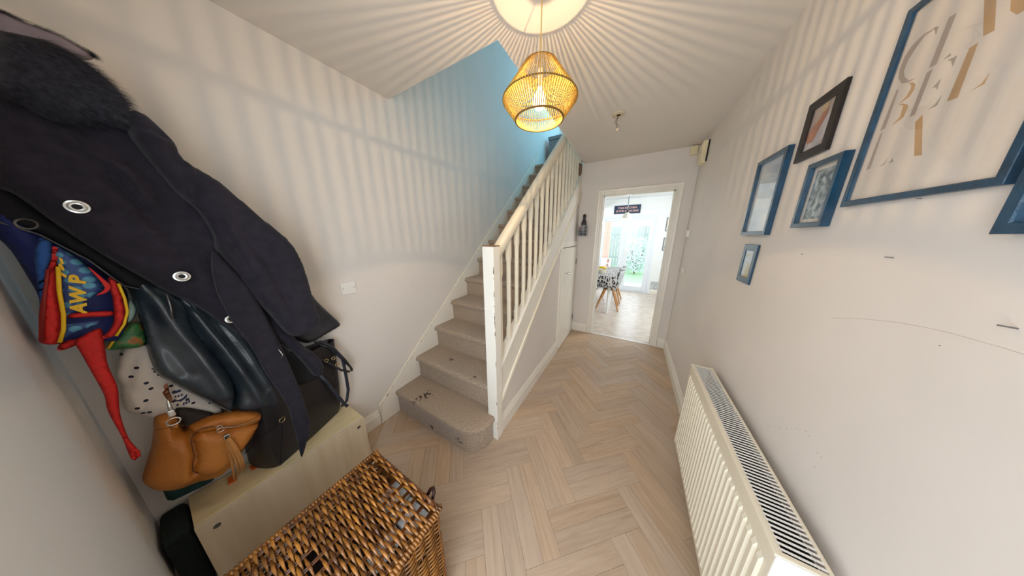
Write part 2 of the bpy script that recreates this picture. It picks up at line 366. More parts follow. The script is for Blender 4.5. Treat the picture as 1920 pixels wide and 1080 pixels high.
for k in range(1, 9):
    a = -pi/2+k*pi/2/8*1.0; plan.append((-.925+(.165)*cos(a), .852+r+r*sin(a)))
plan += [(-.76, 1.036), (-.81, 1.038), (-.81, 1.12)]
plan = plan  # ccw seen from above
step_loops(plan, nose).build('carpeted_step', carpet, stair, smooth=True)
for n in range(2, 14):
    y = Y1+GO*(n-1); z0 = RI*(n-1)-.002
    prof = [(y+.03, z0), (y+.03, z0+RI-.055), (y+.022, z0+RI-.048), (y+.006, z0+RI-.038), (y, z0+RI-.024), (y+.003, z0+RI-.012), (y+.012, z0+RI-.002), (y+.03, z0+RI+.002)]
    ye = y+GO+.035 if n < 13 else 3.96
    prof += [(ye, z0+RI+.002), (ye, z0)]
    MB().extr(prof, SX0, SX1+.002).build('carpeted_step', carpet, stair, smooth=True)
# wall string
ws = MB(); zl = lambda y: RI+.87*(y-Y1)+.06
ws.extr([(.697, 0.001), (1.1, 0.001), (3.9, zl(3.9)-.42), (3.9, zl(3.9)), (.712, zl(.712)), (.697, .155)], XL+.0005, XL+.021)
ws.build('wall_string', gloss, stair)
ck = MB(); rc = random.Random(11)
for q in range(34):
    y = rc.uniform(.72, 1.75) if q < 26 else rc.uniform(1.9, 3.0); L = rc.uniform(.004, .022); zc = zl(y)-rc.uniform(-.004, .004)
    ck.add([(XL+.0222, y, zc), (XL+.0222, y+L, zc+.87*L+rc.uniform(-.001, .001)), (XL+.0222, y+L*.7, zc+.87*L*.7-rc.uniform(.002, .006)), (XL+.0222, y+.2*L, zc-.003)], [(0, 1, 2, 3)])
for q in range(5): ck.box((XL+.0212, .6965+.003*q, .03+.03*q), (XL+.0225, .699+.003*q, .045+.03*q))
ck.build('chipped_paint', chip, stair)['kind'] = 'stuff'
bd = MB(); bd.tube([(XL+.012, .70, .163), (XL+.012, 3.9, zl(3.9)+.004)], .009, 8); bd.build('string_bead', cream, stair)

bal = thing('stair_balustrade', 'cream painted balustrade with square newel post and slender balusters', 'balustrade', (-.765, 1.08, 0))
NX0, NX1, NY0, NY1, NZ = -.803, -.722, 1.04, 1.115, 1.44
MB().box((NX0, NY0, 0.001), (NX1, NY1, NZ), .003).build('newel_post', gloss, bal)
MB().box((NX0-.001, NY0-.001, NZ), (NX1+.001, NY1+.001, NZ+.005), .001).build('newel_cap', chip, bal)
# outer string with moulded bead
zs = zstr
st = MB(); st.extr([(1.112, zs(1.112)-.02), (3.28, zs(3.28)-.02), (3.28, zbead(3.28)), (1.112, zbead(1.112))], XS-.03, XS+.012)
st.build('outer_string', gloss, bal)
st = MB(); st.extr([(1.113, zs(1.113)-.021), (3.28, zs(3.28)-.021), (3.28, zs(3.28)), (1.113, zs(1.113))], -.80, XS+.018)
st.build('base_rail', gloss, bal)
st = MB()
for (dz, rr) in ((-.004, .011), (-.04, .007)):
    st.tube([(XS+.014, 1.113, zbead(1.113)+dz), (XS+.014, 3.27, zbead(3.27)+dz)], rr, 8)
st.build('string_moulding', cream, bal)
MB().extr([(1.113, zbead(1.113)), (3.275, zbead(3.275)), (3.275, zbead(3.275)-.055), (1.113, zbead(1.113)-.055)], XS-.01, XS+.006).build('string_fillet', cream, bal)
# handrail: two stacked profiles
zr = lambda y: 1.372+.83*(y-1.15)
YR = 2.47
prof = [(-.030, .0), (.030, .0), (.034, .012), (.034, .048), (.026, .062), (.012, .070), (-.012, .070), (-.026, .062), (-.034, .048), (-.034, .012)]
ck = MB(); rc = random.Random(5)
for q in range(22):
    z = rc.uniform(.85, 1.30) if q < 16 else rc.uniform(.1, .8); h = rc.uniform(.004, .03); w = rc.uniform(.001, .003)
    ck.box((NX1-w, NY0-.0004, z), (NX1+.0004, NY0+w, z+h))
ck.build('chipped_paint', chip, bal)['kind'] = 'stuff'
hr = MB(); n = len(prof); V = []
for y in (1.112, YR):
    for x, z in prof: V.append((-.763+x, y, zr(y)+z+.012))
hr.add(V, [tuple(range(n)), tuple(range(2*n-1, n-1, -1))]+[(i, (i+1) % n, n+(i+1) % n, n+i) for i in range(n)])
hr.build('handrail', cream, bal, smooth=True)
MB().extr([(1.113, zr(1.113)-.004), (YR, zr(YR)-.004), (YR, zr(YR)+.013), (1.113, zr(1.113)+.013)], -.786, -.740).build('handrail_fillet', cream, bal)
# stop-chamfered balusters
def baluster(y):
    w = .0155; x = -.762; z0 = zs(y)-.004; z1 = min(zr(y)+.004, ZC+.12); mb = MB(); H = z1-z0
    zz = [(z0, w, 0), (z0+.10, w, 0), (z0+.135, w*.9, .38), (z1-.17, w*.9, .38), (z1-.135, w, 0), (z1, w, 0)]
    V = []
    for z, h, c in zz:
        cc = max(c*h, .0008)
        for (sx, sy) in ((1, 1), (-1, 1), (-1, -1), (1, -1)):
            p = (x+sx*h, y+sy*(h-cc)); q = (x+sx*(h-cc), y+sy*h)
            V += [(p[0], p[1], z), (q[0], q[1], z)] if sx*sy > 0 else [(q[0], q[1], z), (p[0], p[1], z)]
    F = [tuple(range(7, -1, -1)), tuple(range(40, 48))]
    for l in range(5): F += [(l*8+i, l*8+(i+1) % 8, l*8+8+(i+1) % 8, l*8+8+i) for i in range(8)]
    mb.add(V, F); mb.build('baluster', cream, bal)
k = 0
while 1.168+.1205*k < 3.26: baluster(1.168+.1205*k); k += 1
# dark trim where the balusters meet the ceiling
structure('trim_4', MB().box((-.715, 1.12, ZC-.001), (-.70, 3.28, ZC+.24)), paint)
structure('trim_5', MB().box((-.80, 3.20, 2.30), (-.745, 3.278, 2.455)), mat('mottled_brown_wood', '#7a5f42', .6, var=.3, vscale=30), 'bare brown wood block at the top corner of the balustrade')  # brown is the wood's own mottled colour
# cupboard under the stairs
structure('trim_6', MB().box((XS-.02, 2.47, 0), (XS+.012, 2.545, 1.425)).box((XS-.02, 3.205, 0), (XS+.012, 3.275, 1.425)).box((XS-.02, 2.545, 1.36), (XS+.012, 3.205, 1.425)), gloss, 'white frame of the cupboard door below the stairs')
dr = MB().box((XS-.012, 2.549, .012), (XS+.022, 3.201, 1.352), .003)
door = structure('door_1', dr, gloss, 'low white cupboard door below the stairs')
kb = MB(); kb.lathe([(.0, .024), (.011, .024), (.011, .027), (.006, .03), (.006, .05), (.014, .056), (.018, .068), (.014, .08), (.0, .083)], (XS, 2.625, 1.04), 16, 'x'); kb.build('door_knob', chrome, door, smooth=True)
for z in (.25, 1.13):
    hg = MB(); hg.box((XS+.013, 3.19, z-.035), (XS+.026, 3.215, z+.035), .002); hg.tube([(XS+.027, 3.203, z-.04), (XS+.027, 3.203, z+.04)], .004, 8); hg.build('hinge', steel, door)
# grey box on the landing
bx = thing('storage_box', 'grey fabric box at the very top of the stairs', 'box', (-1.45, 4.35, 2.69))
MB().box((-1.60, 4.2, 2.69), (-1.25, 4.5, 3.22), .02).build('box_body', mat('grey_blue_fabric', '#8b8f94', .9, var=.1), bx)
MB().box((-1.61, 4.19, 3.221), (-1.24, 4.51, 3.28), .015).build('lid', mat('grey_blue_fabric', '#8b8f94'), bx)

# ------------------------------------------------------------------ pendant lamp with rope shade
LX, LY = -.433, 1.01
rope = mat('golden_jute_rope', '#dcae48', .8, var=.45, vscale=90, bump=.5, bscale=300)
lamp = thing('pendant_lamp', 'lit pendant lamp with a golden jute rope shade hanging from the hall ceiling', 'lamp', (LX, LY, ZC))
MB().tube([(LX, LY, ZC-.02), (LX, LY, 2.17)], .0028, 8).build('flex', mat('gold_flex', '#c8a860', .6), lamp)
MB().lathe([(0, 0), (.036, 0), (.036, -.006), (.025, -.010), (.006, -.012), (0, -.012)], (LX, LY, ZC-.0005), 24).build('ceiling_rose', white_pl, lamp, smooth=True)
RG = [(.072, 2.20), (.16, 2.078), (.105, 2.004)]
rm = mat('brown_rope_ring', '#7d5a22', .8, var=.3, vscale=120, bump=.5, bscale=300)
for (rr, z), tr_ in zip(RG, (.003, .0032, .004)):
    MB().tube([(LX+rr*cos(2*pi*k/64), LY+rr*sin(2*pi*k/64), z) for k in range(64)], tr_, 6, closed=True).build('shade_ring', rm, lamp, smooth='full')
up_, lo_ = MB(), MB()
NS = 92
for k in range(NS):
    a = 2*pi*(k+random.uniform(-.07, .07))/NS
    def P(i, rof=0): rr, z = RG[i]; return (LX+(rr+rof)*cos(a), LY+(rr+rof)*sin(a), z)
    wv = [(P(1)[j]*(1-t)+P(0)[j]*t) for t in (.5,) for j in range(3)]
    up_.tube([P(1, .002), wv, P(0, .001)], .00175, 5)
    lo_.tube([P(1, .002), P(2, .001)], .0021, 5)
for nm, mb in (('upper_cords', up_), ('lower_cords', lo_)):
    o = mb.build(nm, rope, lamp, smooth='full'); o['kind'] = 'stuff'
sp_ = MB()
for k in range(3):
    a = 2*pi*k/3+.3; sp_.tube([(LX, LY, 2.185), (LX+.07*cos(a), LY+.07*sin(a), 2.198)], .0007, 5)
sp_.build('shade_spider', steel, lamp)
MB().lathe([(0, 2.19), (.011, 2.19), (.0125, 2.17), (.0125, 2.14), (.0, 2.14)], (LX, LY, 0), 16).build('lamp_holder', white_pl, lamp, smooth=True)
MB().lathe([(0, 2.142), (.0105, 2.142), (.0115, 2.132), (.011, 2.124), (0, 2.122)], (LX, LY, 0), 20).build('bulb_base', white_pl, lamp, smooth=True)
bl = MB(); bl.lathe([(.010, 2.128), (.012, 2.115), (.022, 2.10), (.029, 2.08), (.027, 2.06), (.018, 2.047), (.008, 2.042), (0, 2.041)], (LX, LY, 0), 20)
def bulb_glass():
    m = bpy.data.materials.new('glowing_bulb_glass'); m.use_nodes = True; nt = m.node_tree; nt.nodes.remove(nt.nodes['Principled BSDF']); mx = nt.nodes.new('ShaderNodeMixShader'); mx.inputs[0].default_value = .25
    t = nt.nodes.new('ShaderNodeBsdfTransparent'); e = nt.nodes.new('ShaderNodeEmission'); e.inputs[0].default_value = lin('#ffe9b8'); e.inputs[1].default_value = 14
    nt.links.new(t.outputs[0], mx.inputs[1]); nt.links.new(e.outputs[0], mx.inputs[2]); nt.links.new(mx.outputs[0], nt.nodes['Material Output'].inputs[0]); return m
bo = bl.build('bulb', bulb_glass(), lamp, smooth='full')
bpy.data.objects['bulb_light'].location = (LX, LY, 2.066)

# bare ceiling rose with loose wires
cr_ = thing('bare_ceiling_rose', 'uncovered round ceiling rose with loose wires dangling', 'fitting', (-.229, 2.167, ZC))
MB().lathe([(.018, -.001), (.018, -.009), (.034, -.009), (.035, -.004), (.037, -.004), (.038, -.009), (.048, -.007), (.050, -.0005), (.0, -.0005)], (-.229, 2.167, ZC), 28).build('rose_plate', mat('old_rose_plastic', '#d8c8a8', .5, var=.1, vscale=30), cr_, smooth=True)
MB().lathe([(0, -.0012), (.018, -.0012), (.018, -.007), (0, -.007)], (-.229, 2.167, ZC), 20).build('wire_hole', mat('dark_hole', '#2a1d16', .9), cr_)
for dx, cc in ((.0, '#3a2c28'), (.008, '#6a4a30')):
    MB().tube([(-.229+dx*.3, 2.167, ZC-.003), (-.232-dx, 2.162, ZC-.035), (-.238-2*dx, 2.16, ZC-.06), (-.236+2*dx, 2.16, ZC-.085), (-.232, 2.16, ZC-.105)], .0018, 6).build('loose_wire', mat('wire'+cc[1:], cc, .5), cr_)
MB().box((-.236, 2.152, ZC-.122), (-.218, 2.168, ZC-.104), .002).build('terminal_block', yel_pl, cr_)

# ------------------------------------------------------------------ radiator
RX0, RX1, RY0, RY1, RZ0, RZ1 = .402, .502, .632, 1.565, .10, .716
radm = mat('radiator_enamel', '#e9dfc8', .38, var=.05, vscale=4, coat=.2)
radr = mat('radiator_enamel_white', '#ebe8e2', .35, var=.03, vscale=6, coat=.2)
rad = thing('radiator', 'cream panel radiator with a slotted top fixed to the right wall', 'radiator', (.45, 1.1, RZ0))
NR = 28; pitch = (RY1-RY0-.04)/NR; ys = [RY0]; ds = [0]
for k in range(NR):
    y = RY0+.02+k*pitch
    for t, d in ((.12, 0), (.24, .007), (.62, .007), (.74, 0)): ys.append(y+t*pitch); ds.append(d)
ys.append(RY1); ds.append(0)
zz = [RZ0, RZ0+.03, RZ0+.05, RZ0+.062, RZ1-.075, RZ1-.06, RZ1-.035, RZ1-.008, RZ1]; am = [0, 0, 0, 1, 1, 0, 0, 0, 0]
V = []; F = []; n = len(ys)
for z, a in zip(zz, am):
    for y, d in zip(ys, ds): V.append((RX0-d*a+(.006 if z in (RZ0, RZ1) else 0), y, z))
for i in range(len(zz)-1):
    for k in range(n-1): F.append((i*n+k, i*n+k+1, (i+1)*n+k+1, (i+1)*n+k))
m_ = len(V); V += [(RX0+.018, y, z) for z in (RZ0, RZ1) for y in (RY0, RY1)]
F += [(0, m_, m_+1, n-1), ((len(zz)-1)*n, len(zz)*n-1, m_+3, m_+2)]
F += [tuple([i*n for i in range(len(zz))]+[m_+2, m_]), tuple([i*n+n-1 for i in range(len(zz))]+[m_+3, m_+1]), (m_, m_+2, m_+3, m_+1)]
MB().add(V, F).build('front_panel', radm, rad)
MB().box((RX1-.016, RY0+.012, RZ0+.01), (RX1-.002, RY1-.012, RZ1-.03), .003).build('rear_panel', radr, rad)
cv = MB()
for k in range(74):
    y = RY0+.03+k*(RY1-RY0-.06)/73; cv.box((RX0+.022, y, RZ0+.08), (RX1-.018, y+.0012, RZ1-.10))
o = cv.build('convector_fins', mat('fin_steel_darkened', '#3b3733', .7, .2, var=.3), rad); o['kind'] = 'stuff'  # fins darkened so the grille gaps read as shade
g = MB(); g.box((RX0-.002, RY0, RZ1-.004), (RX0+.012, RY1, RZ1+.004), .002); g.box((RX1-.008, RY0, RZ1-.004), (RX1+.001, RY1, RZ1+.004), .002)
g.box((RX0+.011, RY0+.0005, RZ1-.0035), (RX1-.007, RY0+.014, RZ1+.0035), .002); g.box((RX0+.011, RY1-.014, RZ1-.0035), (RX1-.007, RY1-.0005, RZ1+.0035), .002)
g.build('grille_frame', radm, rad)
sl = MB().box((RX0+.010, -.0029, .0005), (RX1-.006, .0029, .0025), .0006).mesh('grille_slat'); sl.materials.append(radr)
for k in range(66):
    o = link('grille_slat', sl, None, rad, (0, RY0+.0215+k*(RY1-RY0-.043)/65, RZ1)); 
MB().box((RX1-.0195, RY0+.014, RZ0+.02), (RX1-.0165, RY1-.014, RZ1-.012)).box((RX0+.019, RY0+.014, RZ0+.02), (RX0+.0205, RY1-.014, RZ1-.012)).build('shade_plate', mat('fin_steel_darkened', '#3b3733'), rad)  # added dark plates put shade behind the grille slots
MB().box((RX0+.0003, RY0-.0018, RZ0+.004), (RX1-.003, RY0+.0012, RZ1+.001)).build('side_panel', radr, rad)
MB().box((RX0+.001, RY1-.001, RZ0+.004), (RX1-.003, RY1+.0015, RZ1-.005)).build('side_panel', radr, rad)
for y in (RY0+.12, RY1-.12): MB().box((RX1-.004, y-.02, .25), (XR-.001, y+.02, .62)).build('wall_bracket', steel, rad)
MB().tube([(.455, RY1+.03, .005), (.455, RY1+.03, .135), (.455, RY1+.0, .135)], .0075, 10).build('feed_pipe', brass, rad, smooth=True)
MB().lathe([(0, 0), (.016, 0), (.019, .01), (.019, .045), (.015, .06), (0, .06)], (.455, RY1+.03, .14), 16).build('radiator_valve', white_pl, rad, smooth=True)

# ------------------------------------------------------------------ picture frames
def glass_mat():
    m = bpy.data.materials.new('picture_glass'); m.use_nodes = True; nt = m.node_tree; nt.nodes.remove(nt.nodes['Principled BSDF']); out = nt.nodes['Material Output']
    t = nt.nodes.new('ShaderNodeBsdfTransparent'); g = nt.nodes.new('ShaderNodeBsdfGlossy'); g.inputs['Roughness'].default_value = .02
    lw = nt.nodes.new('ShaderNodeLayerWeight'); lw.inputs['Blend'].default_value = .5; pw = nt.nodes.new('ShaderNodeMath'); pw.operation = 'POWER'; pw.inputs[1].default_value = 5; nt.links.new(lw.outputs['Facing'], pw.inputs[0])
    f = nt.nodes.new('ShaderNodeMath'); f.operation = 'MULTIPLY_ADD'; f.inputs[1].default_value = .8; f.inputs[2].default_value = .035; nt.links.new(pw.outputs[0], f.inputs[0]); mx = nt.nodes.new('ShaderNodeMixShader')
    nt.links.new(f.outputs[0], mx.inputs[0]); nt.links.new(t.outputs[0], mx.inputs[1]); nt.links.new(g.outputs[0], mx.inputs[2]); nt.links.new(mx.outputs[0], out.inputs[0]); return m
glass = glass_mat()
sheenwood = mat('black_wood_blue_sheen', '#124460', .3, var=.45, vscale=30, stretch=(1, 1, 1), bump=.3, bscale=200, coat=.3)  # blue reflection on black frames is put into the base colour
brownwood = mat('dark_brown_wood', '#1d1210', .4, var=.4, vscale=30, bump=.3, bscale=150)
def frame_at(name, label, cat, y0, y1, z0, z1, t, w, fm, pm, mount=0, fx=XR, sgn=-1, group=None, lift=.0015):
    """frame on a wall of constant x; sgn = direction into the room"""
    th_ = thing(name, label, cat, (fx+sgn*.001, (y0+y1)/2, z0), group)
    b = fx+sgn*lift; f = fx+sgn*t
    prof = [(0, b), (0, f-sgn*.001), (.001, f), (w-.002, f), (w, f-sgn*.002), (w, b+sgn*(t*.45))]
    n = len(prof); V = []; F = []
    for sy, sz, cy, cz in ((1, 1, y0, z0), (-1, 1, y1, z0), (-1, -1, y1, z1), (1, -1, y0, z1)):
        for d, x in prof: V.append((x, cy+sy*d, cz+sz*d))
    for c in range(4):
        for i in range(n): F.append((c*n+i, c*n+(i+1) % n, ((c+1) % 4)*n+(i+1) % n, ((c+1) % 4)*n+i))
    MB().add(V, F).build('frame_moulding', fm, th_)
    px = b+sgn*t*.30
    if mount:
        MB().box((b, y0+w*.5, z0+w*.5), (px-sgn*.0012, y1-w*.5, z1-w*.5)).build('mount_board', mat('cream_mount', '#e8e0d4', .8, var=.02), th_)
        MB().box((px-sgn*.001, y0+w+mount, z0+w+mount), (px, y1-w-mount, z1-w-mount)).build('print', pm, th_)
    else: MB().box((b, y0+w*.5, z0+w*.5), (px, y1-w*.5, z1-w*.5)).build('print', pm, th_)
    MB().box((px+sgn*.002, y0+w*.6, z0+w*.6), (px+sgn*.003, y1-w*.6, z1-w*.6)).build('glass', glass, th_)
    return th_, px
paper = mat('poster_paper', '#e2d6ca', .5, var=.03, vscale=3)
def ramp_print(name, scale, cols, stretch=(1, 1, 1), detail=4, kind='noise'):
    m = bpy.data.materials.new(name); m.use_nodes = True; nt = m.node_tree; b = nt.nodes['Principled BSDF']; b.inputs['Roughness'].default_value = .4
    t = nt.nodes.new('ShaderNodeTexCoord'); mp = nt.nodes.new('ShaderNodeMapping'); mp.inputs['Scale'].default_value = stretch; nt.links.new(t.outputs['Object'], mp.inputs[0])
    if kind == 'noise':
        n = nt.nodes.new('ShaderNodeTexNoise'); n.inputs['Scale'].default_value = scale; n.inputs['Detail'].default_value = detail; src = n.outputs['Fac']
    else:
        n = nt.nodes.new('ShaderNodeTexVoronoi'); n.inputs['Scale'].default_value = scale; src = n.outputs['Distance']
    nt.links.new(mp.outputs[0], n.inputs['Vector']); r = nt.nodes.new('ShaderNodeValToRGB'); e = r.color_ramp.elements
    while len(e) < len(cols): e.new(.5)
    for i, (p, c) in enumerate(cols): e[i].position = p; e[i].color = lin(c)
    nt.links.new(src, r.inputs[0]); nt.links.new(r.outputs[0], b.inputs['Base Color']); return m
pA = ramp_print('pale_reflection_paint', 3, [(.35, '#8fa6bd'), (.5, '#c9d3dc'), (.65, '#e6e4e0')], (1, 1, 3))  # colours imitate pale reflections on the picture glass
pC = ramp_print('leafy_sketch_print', 60, [(.38, '#3f5866'), (.5, '#8195a0'), (.62, '#aebac0')])
pS = ramp_print('small_landscape_print', 9, [(.4, '#b9a35e'), (.52, '#c7d3da'), (.7, '#e3e8ea')], (1, 1, 2))
pB = mat('baby_photo_backdrop', '#b9a9a3', .4, var=.25, vscale=18)
frame_at('picture_frame', 'tall blue-black frame with a pale print, left of the brown-framed photo', 'picture', 1.422, 1.675, 1.500, 1.862, .021, .018, sheenwood, pA)  # black frame; its blue and the pale print colours imitate reflections
fb, px = frame_at('picture_frame', 'dark brown frame with a photo of a baby wrapped in a blanket', 'picture', 1.204, 1.372, 1.776, 1.976, .012, .030, brownwood, pB)
def flat(poly, x, t, m, parent, name): return MB().extr(poly, x, x+t).build(name, m, parent)
bx_ = px-.0005
flat([(1.33, 1.83), (1.35, 1.86), (1.325, 1.885), (1.30, 1.90), (1.28, 1.93), (1.265, 1.925), (1.27, 1.89), (1.285, 1.86), (1.30, 1.83)], bx_, -.0004, mat('photo_skin', '#b8795a', .5, var=.35, vscale=40), fb, 'print_figure')
flat([(1.345, 1.81), (1.34, 1.84), (1.30, 1.85), (1.27, 1.89), (1.245, 1.91), (1.238, 1.84), (1.27, 1.81)], bx_-.0001, -.0002, mat('photo_blanket', '#c9c4cc', .5, var=.3, vscale=50), fb, 'print_blanket')
flat([(1.29, 1.915), (1.30, 1.935), (1.285, 1.947), (1.268, 1.94), (1.268, 1.922)], bx_-.0003, -.0003, mat('photo_hair', '#d6b690', .5, var=.2, vscale=40), fb, 'print_head')
frame_at('picture_frame', 'blue-black box frame with a leafy sketch beside the large poster', 'picture', 1.091, 1.242, 1.526, 1.741, .022, .016, sheenwood, pC, mount=.012)  # black frame; its blue is a painted reflection
frame_at('picture_frame', 'smallest blue framed picture, lowest on the right wall', 'picture', 1.476, 1.622, 1.258, 1.453, .009, .030, sheenwood, pS)  # black frame; its blue is a painted reflection
fp, px = frame_at('poster_frame', 'large blue-black framed poster of pale beige capital letters', 'picture', .726, 1.052, 1.579, 2.03, .014, .015, sheenwood, paper)  # black frame; its blue is a painted reflection
px -= .0004
l1, l2, l3 = mat('letter_greige', '#b3a193', .6), mat('letter_tan', '#c09c72', .6), mat('letter_grey', '#a59c90', .6)
for q, m in (([(0.968,1.942),(0.998,1.948),(1.018,1.939),(1.029,1.923),(1.030,1.899),(1.024,1.878),(1.009,1.859),(0.990,1.851),(0.975,1.852),(0.992,1.856),(1.008,1.872),(1.016,1.888),(1.014,1.910),(1.006,1.925),(0.993,1.941),(0.974,1.942)], l1),
    ([(0.951,1.945),(0.938,1.944),(0.938,1.857),(0.952,1.858)], l1), ([(0.977,1.945),(0.968,1.942),(0.966,1.925)], l3),
    ([(0.927,1.859),(0.917,1.864),(0.914,1.858)], l3), ([(0.917,1.852),(0.901,1.851),(0.901,1.833),(0.909,1.847)], l3),
    ([(0.901,1.955),(0.884,1.950),(0.871,1.915),(0.852,1.859),(0.867,1.860),(0.892,1.930)], l2),
    ([(0.857,1.927),(0.837,1.911),(0.819,1.864),(0.827,1.864),(0.840,1.878)], l2),
    ([(1.016,1.848),(1.011,1.849),(1.009,1.763),(1.021,1.763)], l1),
    ([(0.989,1.848),(0.981,1.847),(0.971,1.839),(0.968,1.827),(0.973,1.815),(0.996,1.809),(0.982,1.819),(0.978,1.834),(0.981,1.842)], l2),
    ([(0.995,1.808),(0.984,1.806),(0.971,1.798),(0.967,1.791),(0.969,1.771),(0.993,1.763),(0.979,1.776),(0.980,1.792),(0.981,1.801)], l2),
    ([(0.953,1.850),(0.942,1.852),(0.942,1.766),(0.953,1.765)], l1), ([(0.926,1.808),(0.915,1.820),(0.914,1.799),(0.918,1.806)], l3),
    ([(0.917,1.764),(0.906,1.769),(0.899,1.782),(0.900,1.765)], l3), ([(0.883,1.852),(0.871,1.853),(0.866,1.763),(0.883,1.764)], l2),
    ([(0.846,1.765),(0.835,1.770),(0.829,1.783),(0.830,1.767)], l2), ([(1.017,1.753),(1.012,1.757),(1.009,1.670),(1.020,1.670)], l1),
    ([(0.984,1.670),(0.975,1.674),(0.970,1.684),(0.972,1.671)], l3), ([(0.961,1.670),(0.958,1.676),(0.956,1.681),(0.950,1.672)], l3),
    ([(0.934,1.748),(0.924,1.758),(0.889,1.668),(0.905,1.671)], l2)):
    q = [p for p in q if True]
    flat([(min(max(a, .742), 1.036), min(b, 2.014)) for a, b in q], px, .0003, m, fp, 'letter')
frame_at('picture_frame', 'dark blue picture frame at the right edge below the poster', 'picture', .45, .703, 1.500, 1.86, .021, .018, sheenwood, pA)  # black frame; its blue and the pale picture colours imitate reflections
# nails left in the wall
for i, (y, z, s) in enumerate(((1.17, 1.433, .5), (.866, 1.447, 1), (.860, 1.575, .6), (.645, 1.358, 1.3))):
    o = MB().tube([(XR+.002, y, z), (XR-.012*s, y+.001, z+.002*s)], .0007*s+.0004, 8).build('nail', steel)
    tag(o, ['short bare nail below the leafy sketch frame', 'bare nail left in the wall below the large poster', 'nail tucked under the bottom edge of the large poster', 'long bare nail at the far right edge of the wall'][i], 'nail', 'bare nails in the right wall')
# wall switches, sensors
def plate(name, label, cat, a, b, bev=.003, m=white_pl, loc=None): 
    t = thing(name, label, cat, [(a[i]+b[i])/2 for i in range(3)]); MB().box(a, b, bev).build('plate', m, t); return t
sw = plate('light_switch', 'white square light switch on the left wall before the stairs', 'switch', (XL+.0005, .609, 1.120), (XL+.010, .697, 1.202))
MB().box((XL+.0102, .645, 1.146), (XL+.0135, .660, 1.174), .001).build('rocker', white_pl, sw)
for y in (.621, .685): MB().lathe([(0, .0005), (.003, .0005), (.0035, 0)], (XL+.010, y, 1.161), 10, 'x').build('screw', steel, sw)
ts = plate('thermostat', 'small white thermostat on the right wall beside the kitchen doorway', 'thermostat', (XR-.026, 3.09, 1.485), (XR-.0005, 3.16, 1.555))
MB().box((XR-.0275, 3.105, 1.51), (XR-.0262, 3.13, 1.53)).build('display', mat('grey_display', '#9aa0a0', .3), ts)
cp = plate('wall_plate', 'tiny white cover plate low on the right wall near the doorway', 'switch', (XR-.010, 3.01, 1.08), (XR-.0005, 3.07, 1.14))
MB().box((XR-.0115, 3.03, 1.10), (XR-.0102, 3.05, 1.12)).build('blank_button', white_pl, cp)
ch = thing('door_chime', 'yellowed white chime box high on the right wall by the ceiling', 'box', (XR, 3.0, 2.2))
MB().extr([(XR-.0005, 2.40), (XR-.045, 2.40), (XR-.055, 2.38), (XR-.055, 2.24), (XR-.04, 2.20), (XR-.0005, 2.20)], 2.955, 3.075, 'y').build('chime_cover', yel_pl, ch)
MB().box((XR-.013, 2.949, 2.21), (XR-.001, 2.9545, 2.40)).build('side_grille', black_pl, ch)
MB().box((XR-.0565, 2.965, 2.29), (XR-.0552, 2.995, 2.33)).build('chime_window', mat('grey_display', '#9aa0a0'), ch)
jb = thing('junction_box', 'small yellowed junction box in the ceiling corner above the doorway', 'box', (.46, YE, 2.37))
MB().box((.425, YE-.045, 2.365), (.49, YE-.0005, 2.452), .004).build('box_cover', yel_pl, jb)
MB().tube([(.49, YE-.01, 2.44), (.515, YE-.008, 2.445), (.524, 3.09, 2.42)], .004, 6).build('cable', yel_pl, jb)
# wire basket with bottles at the top of the cupboard
wb = thing('wire_basket', 'small white wire basket fixed beside the kitchen doorway below the balustrade', 'basket', (-.65, 3.2, 1.5))
w = MB(); x0, x1, y0, y1, z0, z1 = -.725, -.60, 3.17, 3.275, 1.50, 1.64; wm = mat('white_wire', '#cfd3d6', .4, .2)
for z in (z0, z0+.045, z0+.09, z1): w.tube([(x0, y0, z), (x1, y0, z), (x1, y1, z), (x0, y1, z)], .0016, 5, closed=True)
for k in range(8):
    x = x0+(x1-x0)*k/7; w.tube([(x, y0, z1), (x, y0, z0), (x, y1, z0)], .0012, 5)
for k in range(6):
    y = y0+(y1-y0)*k/5; w.tube([(x1, y, z1), (x1, y, z0), (x0, y, z0), (x0, y, z1)], .0012, 5)
w.build('wire_frame', wm, wb)
ub = thing('water_bottle', 'tall dark bottle standing up in the wire basket', 'bottle', (-.655, 3.225, 1.503))
MB().lathe([(0, 0), (.032, 0), (.036, .01), (.036, .17), (.028, .20), (.017, .225), (.017, .25)], (-.652, 3.225, 1.503), 20).build('bottle_body', mat('dark_grey_plastic', '#33333b', .35, var=.2), ub, smooth=True)
MB().lathe([(0, .25), (.021, .25), (.022, .275), (.015, .29), (0, .292)], (-.652, 3.225, 1.503), 16).build('bottle_cap', black_pl, ub, smooth=True)
MB().lathe([(.0364, .06), (.0366, .062), (.0366, .14), (.0364, .142)], (-.652, 3.225, 1.503), 20).build('bottle_label', mat('grey_label', '#8d8690', .5, var=.3, vscale=60), ub)
for i, (x, y, cc, h) in enumerate(((-.70, 3.20, '#b63322', .10), (-.618, 3.195, '#26262c', .13))):
    o = thing('spray_can', ['short red capped can in the wire basket', 'short black can in front of the dark bottle'][i], 'can', (x, y, 1.503))
    MB().lathe([(0, 0), (.013, 0), (.014, .003), (.014, h-.02), (.010, h-.01)], (x, y, 1.503), 14).build('can_body', black_pl if i else mat('dark_can', '#3b3f4a', .4), o, smooth=True)
    MB().lathe([(0, h-.01), (.0125, h-.01), (.0125, h+.01), (0, h+.012)], (x, y, 1.503), 14).build('can_cap', mat('cap'+cc[1:], cc, .4), o, smooth=True)

